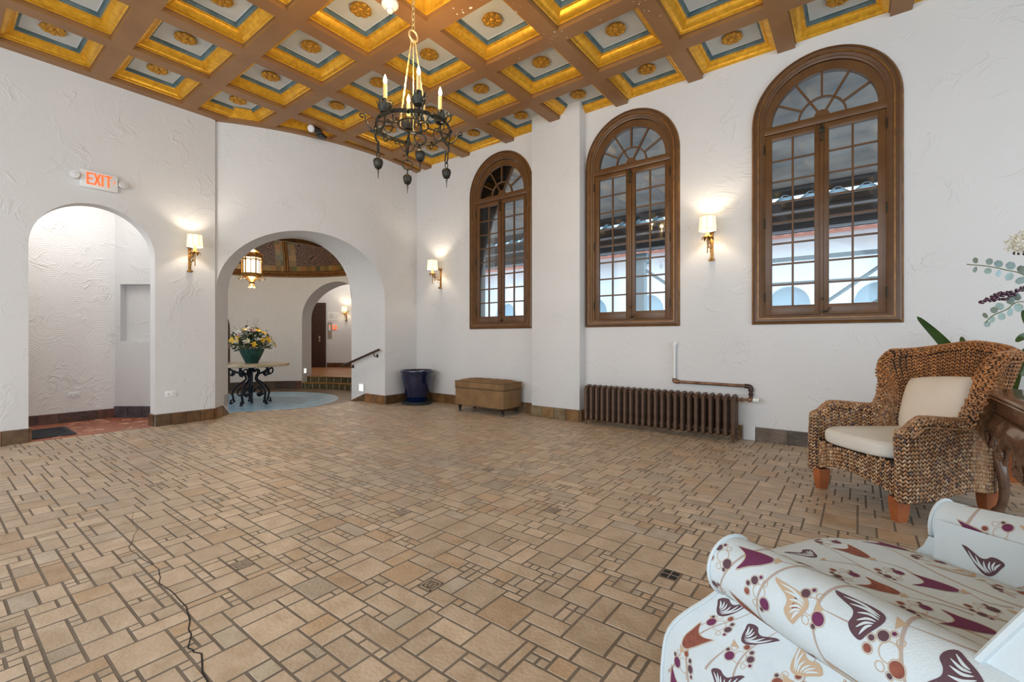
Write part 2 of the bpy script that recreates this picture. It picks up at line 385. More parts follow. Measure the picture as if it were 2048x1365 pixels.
# ---- floor of interlocking travertine tiles
def make_floor():
    U = .044; x0, y0 = -7.62, -3.2; nx, ny = int(11.25/U), int(8.8/U)
    rng = random.Random(5); occ = np.zeros((nx, ny), bool)
    mb = MB()
    insets = [((843, 0), (-.99, 1.75))]
    spots = [(-1.565, 1.38), (-2.46, .954), (-.753, 2.147), (-2.355, 1.887), (-1.631, 2.493), (-2.54, 2.937), (-4.31, 1.087), (-1.484, 3.742)]
    res = {}
    for k, (px, py) in enumerate(spots):
        i, j = int((px-x0)/U), int((py-y0)/U); occ[i:i+2, j:j+2] = True; res[(i, j)] = k
    kinds = [(4, 4, 30), (4, 2, 14), (2, 4, 18), (3, 2, 8), (2, 3, 8), (4, 3, 9), (2, 2, 20), (5, 2, 4), (3, 3, 5), (1, 2, 7), (2, 1, 7), (1, 1, 6), (1, 4, 4), (6, 2, 3)]
    tot = sum(k[2] for k in kinds); g = .0050
    def inside(x, y):
        if y > 5.60: return False
        if x > XL: return True
        r = sqrt((x-C1[0])**2+(y-C1[1])**2)
        return y > 2.45 and r > 3.18 and x > -7.5
    def tile(x, y, wx, wy, tint, zt):
        b = .0012; a = rng.uniform(-.0012, .0012)
        X0, X1, Y0, Y1 = x+g, x+wx-g, y+g, y+wy-g
        v = [(X0, Y0, -.003), (X1, Y0, -.003), (X1, Y1, -.003), (X0, Y1, -.003), (X0+b, Y0+b+a, zt), (X1-b, Y0+b, zt), (X1-b-a, Y1-b, zt), (X0+b, Y1-b-a, zt)]
        mb.add(v, [(4, 5, 6, 7), (0, 1, 5, 4), (1, 2, 6, 5), (2, 3, 7, 6), (3, 0, 4, 7)], 0, tint)
    for i in range(nx):
        for j in range(ny):
            if occ[i, j]: continue
            for _ in range(12):
                q = rng.uniform(0, tot); s = 0
                for a, b, wgt in kinds:
                    s += wgt
                    if q <= s: break
                if i+a <= nx and j+b <= ny and not occ[i:i+a, j:j+b].any(): break
            else: a = b = 1
            occ[i:i+a, j:j+b] = True
            x, y = x0+i*U, y0+j*U
            if not inside(x+a*U/2, y+b*U/2): continue
            # tiles cut roughly, a few warmer or greyer ones
            l = rng.gauss(1, .075); q = rng.random()
            base = (.545, .43, .315) if q < .82 else ((.52, .375, .245) if q < .94 else (.47, .40, .31))
            tile(x, y, a*U, b*U, tuple(c*l for c in base), rng.uniform(-.0006, .0004))
    for (i, j), k in res.items():
        x, y = x0+i*U, y0+j*U; s = 2*U-.012; X, Y = x+.006, y+.006
        mb.box(X, X+s, Y, Y+s, -.004, -.0015, 2 if k % 3 != 1 else 0, (.30, .22, .15))
        def bar(a0, a1, b0, b1): mb.box(X+a0*s, X+a1*s, Y+b0*s, Y+b1*s, -.002, .0006, 0, (.42, .33, .25))
        if k == 2:
            for p in (.05, .53):
                for q in (.05, .53): mb.box(X+p*s, X+(p+.42)*s, Y+q*s, Y+(q+.42)*s, -.002, .0004, 3)
            bar(0, 1, .47, .53); bar(.47, .53, 0, 1)
        elif k == 0:
            for r_ in [(0, 1, 0, .08), (0, 1, .92, 1), (0, .08, 0, 1), (.92, 1, 0, 1), (.46, .54, .2, .8), (.2, .54, .2, .28), (.46, .8, .72, .8), (.2, .28, .2, .55), (.72, .8, .45, .8)]: bar(*r_)
        else:
            for r_ in [(0, 1, 0, .06), (0, 1, .94, 1), (0, .06, 0, 1), (.94, 1, 0, 1), (.2, .3, .1, .9), (.45, .55, .1, .9), (.7, .8, .1, .9), (.1, .9, .45, .53)]: bar(*r_)
    # grout bed
    poly = [(-7.1, -3.2), (3.6, -3.2), (3.6, 5.6), (-6.45, 5.6), (-6.37, 4.82)]
    arc = []
    for i in range(17):
        a = R(lerp(A1+4, A0+1.2, i/16)); arc.append((C1[0]+3.16*cos(a), C1[1]+3.16*sin(a)))
    poly += arc + [(-7.12, 2.52)]
    n = len(poly); top = [(x, y, -.0014) for x, y in poly]; bot = [(x, y, -.16) for x, y in poly]
    mb.add(top+bot, [tuple(range(n)), tuple(range(n, 2*n))[::-1]]+[(i, (i+1) % n, n+(i+1) % n, n+i) for i in range(n)], 1)
    # the long crack across the tiles
    cr = [(-3.72, .85), (-3.52, .80), (-3.36, .79), (-3.11, .69), (-2.91, .70), (-2.70, .71), (-2.55, .68), (-2.38, .69), (-2.23, .68), (-2.05, .64), (-1.93, .60), (-1.86, .61), (-1.69, .575), (-1.5, .52)]
    P = []; rr = random.Random(3)
    for a, b in zip(cr[:-1], cr[1:]):
        for k in range(3): P.append((lerp(a[0], b[0], k/3)+rr.uniform(-.006, .006), lerp(a[1], b[1], k/3)+rr.uniform(-.006, .006)))
    for i in range(len(P)-1):
        a = Vector((*P[i], .0008)); b = Vector((*P[i+1], .0008)); t = (b-a).normalized(); nn = Vector((-t.y, t.x, 0))
        w0 = .0008+.0024*i/len(P); mb.add([a-nn*w0, b-nn*w0, b+nn*w0, a+nn*w0], [(0, 1, 2, 3)], 3)
    return struct(mb.build('floor', ['tile', 'grout', 'inset', 'crack'], fixn=False, ang=20))
make_floor()

# ---- coffered ceiling
CX0, CDX, CWX = -3.29, .92, .76; CY1, CDY, CWY = 2.965, .878, .708
coffers = []
def make_ceiling():
    mb = MB()
    prof = [(0, 0, 0), (0, .040, 0), (.010, .042, 0), (.010, .048, 0), (.014, .050, 1), (.020, .056, 1), (.034, .060, 1), (.050, .068, 1), (.066, .080, 1), (.080, .097, 1), (.090, .112, 1), (.104, .114, 1), (.106, .124, 1), (.116, .128, 2), (.119, .154, 2), (.134, .158, 2), (.138, .163, 3)]
    xr = [(CX0+CDX*i, CX0+CDX*i+CWX) for i in range(-4, 8)]; yr = [(CY1+CDY*k-CWY, min(CY1+CDY*k, 5.585)) for k in range(-7, 4)]
    xr = [(a, min(b, 3.5)) for a, b in xr if a < 3.3]; yr = [(a, b) for a, b in yr if a > -3.3]
    for a, b in xr:
        for c, d in yr:
            if a < -6.9 and c > 3.0: d = min(d, 5.58)
            coffers.append((a, b, c, d)); V = []; F = []; mi = []
            for ins, h, m in prof:
                V += [(a+ins, c+ins, ZC+h), (b-ins, c+ins, ZC+h), (b-ins, d-ins, ZC+h), (a+ins, d-ins, ZC+h)]
            k = len(prof)
            for i in range(k-1):
                for j in range(4): mb_f = (i*4+j, i*4+(j+1) % 4, (i+1)*4+(j+1) % 4, (i+1)*4+j); F.append(mb_f); mi.append(prof[i+1][2])
            F.append(tuple((k-1)*4+j for j in range(4))); mi.append(3)
            n0 = len(mb.v); mb.v.extend(V); mb.f.extend([tuple(q+n0 for q in f) for f in F]); mb.m.extend(mi); mb.t.extend([(1, 1, 1)]*len(F))
    xe = [-7.12]+[q for ab in xr for q in ab]+[3.6]; ye = [-3.2]+[q for ab in yr for q in ab]+[5.6]
    for i in range(len(xe)-1):
        for j in range(len(ye)-1):
            if i % 2 == 1 and j % 2 == 1: continue
            if xe[i+1]-xe[i] < 1e-3 or ye[j+1]-ye[j] < 1e-3: continue
            mb.add([(xe[i], ye[j], ZC), (xe[i+1], ye[j], ZC), (xe[i+1], ye[j+1], ZC), (xe[i], ye[j+1], ZC)], [(0, 3, 2, 1)], 0)
    # flaked paint on the beams
    rr = random.Random(11)
    for cx, cy, s, n in [(-2.71, 3.05, .035, 4), (-2.9, 3.02, .02, 5), (-2.44, 3.3, .012, 14), (-2.38, 3.9, .012, 12), (-2.44, 2.9, .012, 8), (-1.5, 4.0, .012, 14), (-1.5, 3.4, .01, 8), (-2.0, 3.9, .01, 8), (-3.0, 3.9, .010, 6)]:
        for _ in range(n):
            x, y = cx+rr.gauss(0, .10), cy+rr.gauss(0, .10)
            inb = not any(a < x < b and c < y < d for a, b, c, d in coffers)
            if not inb: continue
            m = rr.randint(5, 8); ss = s*rr.uniform(.3, 1)
            mb.add([(x+ss*rr.uniform(.5, 1)*cos(2*pi*k/m), y+ss*rr.uniform(.4, 1)*sin(2*pi*k/m), ZC-.0008) for k in range(m)], [tuple(range(m))], 4)
    # roof slab above
    mb.add([(-7.12, -3.2, ZT-.02), (3.6, -3.2, ZT-.02), (3.6, 5.6, ZT-.02), (-7.12, 5.6, ZT-.02)], [(0, 1, 2, 3)], 0)
    return struct(mb.build('ceiling', ['beam', 'gold', 'teal', 'panel', 'chip'], fixn=False, ang=25))
make_ceiling()

def rosette_mesh():
    mb = MB(); n = 96; V = []; F = []
    rings = [0, .012, .02, .03, .034, .045, .06, .075, .088, .098, .104]
    for r_ in rings:
        for j in range(n):
            q = 2*pi*j/n; p = abs(sin(q*4)); p2 = abs(cos(q*12))
            k = r_/.104
            if r_ < .032: z = -.030-.012*cos(k*5)+.004*cos(q*8)*k
            else: z = -.020-.018*sin(min(1, (r_-.03)/.075)*pi)*(.25+.75*p)-.003*p2
            rr = r_*(1-.13*(1-p)**2*(k**3))
            V.append((rr*cos(q), rr*sin(q), z))
    for j in range(n):
        q = 2*pi*j/n; V.append((.09*cos(q), .09*sin(q), .0))
    k = len(rings)+1
    for i in range(k-1):
        for j in range(n): F.append((i*n+j, i*n+(j+1) % n, (i+1)*n+(j+1) % n, (i+1)*n+j))
    mb.add(V, F); return mb
ros0 = None
for (a, b, c, d) in coffers:
    x, y = (a+b)/2, (c+d)/2
    xc, zc = .7951*x+.6065*y, -.6065*x+.7951*y
    if zc < .5: continue
    px, py = 1024+910*xc/zc, 677-910*3.18/zc
    if not (-60 < px < 2110 and py > -30): continue
    if (x-C1[0])**2+(y-C1[1])**2 < (R1+.02)**2: x = min(x+.1, b-.15)
    if (x-C1[0])**2+(y-C1[1])**2 < (R1+.02)**2: continue
    if abs(x-(-3.37)) < .9 and False: continue
    lb = 'gilded flower rosette at the centre of a grey-blue ceiling coffer'
    if ros0 is None:
        ros0 = rosette_mesh().build('ceiling_rosette', 'gold_d'); o = ros0
    else:
        o = ros0.copy(); COL.objects.link(o)
    dz = ZC+.163
    o.location = (x, y, dz); o.rotation_euler = (0, 0, random.uniform(0, .7))
    tag(o, lb, 'rosette', 'gilded rosettes in the ceiling coffers')

# ---- baseboards made of glazed tiles, laid along a path; heights may slope
def baseboard(name, pts, h=.15, z0=0, th=.022, mirror=1, cols=None, tl=.2, z_end=None):
    mb = MB(); rr = random.Random(hash(name) % 1000 if False else len(name)*7+int(abs(pts[0][0])*10))
    cols = cols or [(.24, .11, .035), (.19, .095, .035), (.28, .15, .05), (.14, .08, .035)]
    for s in range(len(pts)-1):
        a, b = Vector(pts[s][:2]), Vector(pts[s+1][:2]); L_ = (b-a).length; n = max(1, int(round(L_/tl))); t = (b-a)/L_; nn = Vector((t.y, -t.x))*mirror
        za = pts[s][2] if len(pts[s]) > 2 else z0; zb = pts[s+1][2] if len(pts[s+1]) > 2 else z0
        for i in range(n):
            p, q = a+t*(L_*i/n+.003), a+t*(L_*(i+1)/n-.003); zp, zq = lerp(za, zb, i/n), lerp(za, zb, (i+1)/n)
            c = rr.choice(cols); k = rr.uniform(.7, 1.25); c = tuple(x*k for x in c)
            th2 = th+rr.uniform(0, .003); zb0 = min(z0, zp, zq)
            v = [(p.x, p.y, zb0), (q.x, q.y, zb0), (q.x, q.y, zq+h), (p.x, p.y, zp+h)]
            v2 = [(x+nn.x*th2, y+nn.y*th2, z-(.006 if k_ > 1 else 0)) for k_, (x, y, z) in enumerate(v)]
            mb.add(v+v2, [(0, 1, 2, 3), (4, 5, 6, 7), (3, 2, 6, 7), (0, 3, 7, 4), (1, 2, 6, 5)], 0, c)
        p, q = a, b; v = [(p.x, p.y, min(z0, za)), (q.x, q.y, min(z0, zb)), (q.x, q.y, zb+h-.004), (p.x, p.y, za+h-.004)]
        v2 = [(x+nn.x*(th-.006), y+nn.y*(th-.006), z) for x, y, z in v]
        mb.add(v+v2, [(4, 5, 6, 7), (3, 2, 6, 7)], 0, (.05, .04, .03))
    return struct(mb.build(name, 'basetile', ang=20))
baseboard('baseboard_left', [(XL, -3.2), (XL, .737), (XL-.19, .737)], h=.15)
def c1(a, r=R1): return (C1[0]+r*cos(R(a)), C1[1]+r*sin(R(a)))
p0 = c1(A0); j0 = Prot(A0, .45, 0); j1 = Prot(A0, .98, 0)
baseboard('baseboard_left_pier', [(XL-.19, 1.842), (XL, 1.842), (XL, 2.5), p0, j0[:2]+(0,), j1[:2]+(-.15,)], h=.15, tl=.15)
j2 = Prot(A1, .55, 0); j3 = Prot(A1, .98, 0)
baseboard('baseboard_curved', [j3[:2]+(-.15,), j2[:2]+(0,), c1(A1), c1(4), c1(8), c1(11.9)], h=.15, tl=.2)
baseboard('baseboard_window', [(-6.45, YW), (-3.765, YW), (-3.765, 5.40), (-2.98, 5.40), (-2.98, YW), (-1.03, YW)], h=.155, tl=.19, cols=[(.30, .16, .06), (.34, .21, .09), (.24, .13, .055), (.27, .20, .11)])
baseboard('baseboard_window_right', [(-.895, YW), (3.6, YW)], h=.15, tl=.3, cols=[(.15, .11, .08), (.20, .13, .08), (.12, .095, .07)])

# ---- vestibule behind the left arch
mb = MB(); XV = -8.38; dv = (.352/.443, .269/.443)
def seg(mb, a, b, z0, z1, mi=0): mb.add([(a[0], a[1], z0), (b[0], b[1], z0), (b[0], b[1], z1), (a[0], a[1], z1)], [(0, 1, 2, 3)], mi)
vc = (XV, 1.715); 
seg(mb, (XV, -.4), vc, 0, 3.2)
struct(mb.build('wall_vestibule', 'plaster_fan', fixn=False))
mb = MB()
def va(s): return (vc[0]+dv[0]*s, vc[1]+dv[1]*s)
n0, n1 = .075, .545
seg(mb, vc, va(n0), 0, 3.2); seg(mb, va(n1), va(1.3), 0, 3.2); seg(mb, va(n0), va(n1), 0, 1.078); seg(mb, va(n0), va(n1), 1.885, 3.2)
nb = (-dv[1]*.32, dv[0]*.32)
q0 = (va(n0)[0]+nb[0], va(n0)[1]+nb[1]); q1 = (va(n1)[0]+nb[0], va(n1)[1]+nb[1])
seg(mb, va(n0), q0, 1.078, 1.885); seg(mb, va(n1), q1, 1.078, 1.885); seg(mb, q0, q1, 1.078, 1.885)
for z in (1.078, 1.885): mb.add([(*va(n0), z), (*va(n1), z), (*q1, z), (*q0, z)], [(0, 1, 2, 3)], 0)
struct(mb.build('wall_vestibule_niche', 'plaster', fixn=False))
mb = MB(); seg(mb, (XV, -.4), (-7.29, -.4), 0, 3.2); struct(mb.build('wall_vestibule_side', 'plaster'))
mb = MB(); mb.add([(XV, -.4, 3.2), (-7.2, -.4, 3.2), (-7.2, 2.7, 3.2), (XV, 2.7, 3.2)], [(0, 1, 2, 3)]); struct(mb.build('ceiling_vestibule', 'plaster'))
mb = MB(); mb.box(-8.4, XL-.02, -.4, 2.5, -.12, .0); mb.box(XL-.03, XL+.0, .74, 1.84, -.02, .003)
rr = random.Random(4)
for i in range(60):
    x, y, a = rr.uniform(-8.3, -7.2), rr.uniform(.3, 2.2), rr.uniform(0, pi)
    mb.tube([(x+.06*cos(a+t)*(1+.3*t), y+.06*sin(a+t)*(1+.3*t), .0) for t in np.linspace(0, 2.2, 8)], .006, 4, 1, flat=.35)
struct(mb.build('floor_vestibule', ['terracotta', 'cream_line']))
baseboard('baseboard_vestibule', [(XV, -.4), vc], h=.13, cols=[(.10, .035, .018), (.13, .045, .022)])
baseboard('baseboard_vestibule_niche', [vc, va(1.2)], h=.16, cols=[(.12, .11, .13), (.15, .13, .15)])  # blue-grey tile colours paint in the shade along the angled wall
mb = MB(); mb.rbox(-7.93, -7.25, .62, 1.14, .002, .014, .005)
for k in range(12): mb.box(-7.9+k*.055, -7.88+k*.055, .66, 1.10, .012, .018)
tag(mb.build('door_mat', 'mat', origin=(-7.6, .88, .002)), 'dark grey ribbed doormat on the terracotta floor inside the small arch', 'doormat')
area('vestibule_lamp', (-7.75, .9, 3.15), (0, 0, 0), .7, 1.8, 19, (1, .97, .94))

# ---- rotunda
mb = MB()
def Pr(u, d, z):
    a = R(u); r = R2+d; return (C2[0]+r*cos(a), C2[1]+r*sin(a), z)
wall(mb, Pr, B1, 360+B0, -.15, 2.70, [(83.5, 127.47, -.15, 1.62, .92)], .546, step=3)
# band of wall above the big arch on the rotunda side
n = 40
for i in range(n):
    s0, s1 = i/n, (i+1)/n
    def zt(s): return 1.78+.95*sqrt(max(0, 1-(2*s-1)**2))
    a, b = lerp(A0, A1, s0), lerp(A0, A1, s1)
    mb.add([Prot(a, 1, zt(s0)), Prot(b, 1, zt(s1)), Prot(b, 1, 2.78), Prot(a, 1, 2.78)], [(0, 1, 2, 3)])
struct(mb.build('wall_rotunda', 'plaster', fixn=False))
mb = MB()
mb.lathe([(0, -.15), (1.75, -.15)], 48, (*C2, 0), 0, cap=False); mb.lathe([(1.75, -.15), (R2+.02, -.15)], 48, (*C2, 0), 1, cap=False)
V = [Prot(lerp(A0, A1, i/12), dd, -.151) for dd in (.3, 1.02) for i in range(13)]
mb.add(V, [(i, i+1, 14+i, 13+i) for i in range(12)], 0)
struct(mb.build('floor_rotunda', ['daylitfloor', 'stonefloor'], fixn=True))
# domed ceiling: moulded ring, ribs, tiled borders round ornate panels
mb = MB(); zc0 = 2.66
mb.lathe([(R2, 0), (R2-.05, 0), (R2-.06, .03), (R2-.03, .04), (R2-.05, .07), (R2-.02, .09), (R2-.04, .13), (R2-.01, .14), (R2, .16)], 96, (*C2, zc0), 0, cap=False)
rr = random.Random(2); NA, NE = 128, 14
def dome(i, j):
    a = R(136.15)+2*pi*i/NA; e = j/NE*R(62); r = R2*(cos(e*.9)); return (C2[0]+r*cos(a), C2[1]+r*sin(a), zc0+.15+1.75*sin(e))
for i in range(NA):
    for j in range(NE):
        k = i % 16; border = (k < 2 or k > 13 or j < 1 or j > 11) 
        q = [dome(i, j), dome(i+1, j), dome(i+1, j+1), dome(i, j+1)]
        if k in (0, 15) and False: pass
        if border:
            m = rr.uniform(.6, 1.3); c = rr.choice([(.26, .15, .035), (.20, .13, .04), (.12, .11, .04), (.24, .11, .03)]); mb.add(q, [(0, 1, 2, 3)], 1, tuple(x*m for x in c))
        else: mb.add(q, [(0, 1, 2, 3)], 2, (1, 1, .999))
for s in range(8):
    for off in (-.03, .03):
        P = []
        for j in range(NE+1):
            x, y, z = dome(s*16, j); a = R(136.15)+2*pi*s/8
            P.append((x-sin(a)*off-cos(a)*.01, y+cos(a)*off-sin(a)*.01, z))
        mb.tube(P, .028, 8, 0)
mb.lathe([(1.4, 0), (0, .25)], 48, (*C2, zc0+1.68), 0, cap=False)
struct(mb.build('ceiling_rotunda', ['gilt_edge', 'border', 'ornate'], fixn=True, ang=20))
# rotunda base tiles
pts = [Pr(a, 0, 0)[:2] for a in np.linspace(127.6, 205, 22)]
baseboard('baseboard_rotunda', [(x, y) for x, y in pts], h=.19, z0=-.15, cols=[(.10, .04, .02), (.06, .045, .02), (.09, .06, .03)], mirror=-1)
# arched dark door on the left of the rotunda wall
mb = MB(); poly = []
for i in range(19):
    q = pi*i/18; poly.append((.5*cos(q), 1.35+.62*sin(q)))
poly = [(.5, -.15)]+poly+[(-.5, -.15)]
def Pd(u, z, d):
    a = R(164.6)+(u+.5)/R2; r = R2-d; return (C2[0]+r*cos(a), C2[1]+r*sin(a), z)
mb.prism(poly, Pd, 0, .02); mb.prism([(a*.8, b*.96) for a, b in poly], Pd, 0, .035)
struct(mb.build('door_1', 'redwood', ang=20))
# steps and corridor beyond the inner arch
mb = MB()
def arcslab(r0, r1, a0, a1, z0, z1, mi):
    n = 14; V = []
    for z in (z0, z1):
        for r_ in (r0, r1):
            for i in range(n+1):
                a = R(lerp(a0, a1, i/n)); V.append((C2[0]+r_*cos(a), C2[1]+r_*sin(a), z))
    k = n+1; F = []
    for i in range(n):
        F.append((2*k+i, 2*k+i+1, 3*k+i+1, 3*k+i)); F.append((i, i+1, 2*k+i+1, 2*k+i)); F.append((k+i, k+i+1, 3*k+i+1, 3*k+i))
    mb.add(V, F, mi)
arcslab(R2-.01, R2+.30, 83.6, 127.4, -.15, -.03, 0); arcslab(R2-.02, R2+.30, 83.6, 127.4, -.03, -.008, 1)
arcslab(R2+.28, R2+.60, 83.6, 127.4, -.15, .11, 0); arcslab(R2+.27, R2+.60, 83.6, 127.4, .11, .13, 1)
for a in np.arange(85, 127, 4.5):
    for r_, z0, z1 in ((R2-.012, -.15, -.03), (R2+.278, -.01, .11)):
        x, y = C2[0]+r_*cos(R(a)), C2[1]+r_*sin(R(a)); mb.box(x-.004, x+.004, y-.003, y+.003, z0, z1, 2)
struct(mb.build('trim_2', ['greentile', 'brass', 'chip'], ang=20))
cd = (.7951, .6065); cn = (-.6065, .7951); CP = (-14.5, 8.52)
def cw(s, d=0): return (CP[0]+cd[0]*s-cn[0]*d, CP[1]+cd[1]*s-cn[1]*d)
mb = MB(); mb.add([(-11.62, 6.2, .129), (-9.35, 6.95, .129), (*cw(3.2), .129), (*cw(-1.8), .129)], [(0, 1, 2, 3)]); struct(mb.build('floor_corridor', 'corrfloor'))
mb = MB(); seg(mb, cw(-1.8), cw(3.2), .1, 3.3); struct(mb.build('wall_corridor', 'plaster'))
mb = MB(); seg(mb, (-11.62, 6.35), cw(-1.8), .1, 3.3); struct(mb.build('wall_corridor_left', 'plaster'))
mb = MB(); seg(mb, (-9.35, 7.0), cw(3.2), .1, 3.3); struct(mb.build('wall_corridor_right', 'plaster'))
mb = MB(); mb.add([(-11.62, 6.2, 3.3), (-9.35, 6.6, 3.3), (*cw(3.2), 3.3), (*cw(-1.8), 3.3)], [(0, 1, 2, 3)]); struct(mb.build('ceiling_corridor', 'plaster'))
baseboard('baseboard_corridor', [cw(.03), cw(3.2)], h=.15, z0=.13, cols=[(.20, .08, .03), (.16, .06, .025)])
def wp(mbx, s0, s1, z0, z1, d0, d1, mi=0):
    v = [(*cw(s, d), z) for d in (d0, d1) for s, z in ((s0, z0), (s1, z0), (s1, z1), (s0, z1))]
    mbx.add(v, [(0, 1, 2, 3), (4, 5, 6, 7), (0, 1, 5, 4), (1, 2, 6, 5), (2, 3, 7, 6), (3, 0, 4, 7)], mi)
dr = bpy.data.objects.new('door_2', None); COL.objects.link(dr); dr['kind'] = 'structure'; org = (*cw(-.5), .13); dr.location = org
mb = MB(); wp(mb, -.12, 0, .13, 2.33, 0, .07); wp(mb, -1.12, -1.0, .13, 2.33, 0, .07); wp(mb, -1.0, -.12, 2.21, 2.33, 0, .07); mb.build('door_frame', 'redwood', dr, org)
mb = MB(); wp(mb, -1.0, -.12, .14, 2.21, .0, .03); wp(mb, -1.0, -.88, .14, 2.21, .03, .045); wp(mb, -.24, -.12, .14, 2.21, .03, .045); wp(mb, -.88, -.24, 2.06, 2.21, .03, .045); wp(mb, -.88, -.24, .14, .45, .03, .045); mb.build('door_leaf', 'redwood', dr, org)
mb = MB(); mb.ell((*cw(-.2, .08), 1.13), (.03, .03, .035)); wp(mb, -.225, -.175, 1.0, 1.2, .045, .052); mb.build('door_knob', 'steel', dr, org)
# call plate, notice, alarm and painting on the corridor wall
mb = MB(); wp(mb, .06, .20, 1.12, 1.66, 0, .02, 0); wp(mb, .10, .16, 1.38, 1.60, .02, .024, 1); wp(mb, .115, .145, 1.50, 1.55, .024, .027, 2)
tag(mb.build('call_plate', ['steel', 'switch', 'red'], origin=(*cw(.13), 1.4)), 'tall steel lift call plate with small red light beside the dark door', 'call plate')
mb = MB(); wp(mb, .07, .42, 1.72, 2.02, 0, .012, 0)
for k in range(7): wp(mb, .12, .25+.02*(k % 3), 1.95-k*.025, 1.957-k*.025, .012, .0135, 1)
for k in range(5): wp(mb, .30+.01*(k % 2), .38, 1.80+k*.025, 1.803+k*.025, .012, .0135, 1)
tag(mb.build('wall_notice', ['switch', 'steel'], origin=(*cw(.25), 1.87)), 'pale rectangular notice on the corridor wall above the call plate', 'notice')
mb = MB(); wp(mb, .22, .36, 1.42, 1.56, 0, .03, 0); wp(mb, .25, .33, 1.45, 1.53, .03, .035, 1)
tag(mb.build('fire_alarm_box', ['red', 'chip'], origin=(*cw(.29), 1.49)), 'small square red alarm box right of the call plate', 'alarm box')
mb = MB(); wp(mb, .92, 1.5, 1.68, 2.72, 0, .05, 0); wp(mb, .95, 1.47, 1.71, 2.69, .05, .052, 1); wp(mb, .97, 1.4, 1.97, 2.22, .052, .054, 2)
tag(mb.build('wall_painting', ['redwood', 'art', 'p_rust'], origin=(*cw(1.2), 2.2)), 'tall red-brown abstract painting with an orange patch on the corridor wall', 'painting')
point('corridor_lamp', (-13.0, 8.0, 2.95), 42, (1, .93, .85), .12)
point('rotunda_side_daylight', (-9.2, 2.2, 1.9), 18, (.75, .88, 1), .3)
area('rotunda_doorway_daylight', (-9.4, 1.7, 1.1), (R(75), 0, 0), 1.4, 2.0, 12, (.65, .82, 1))

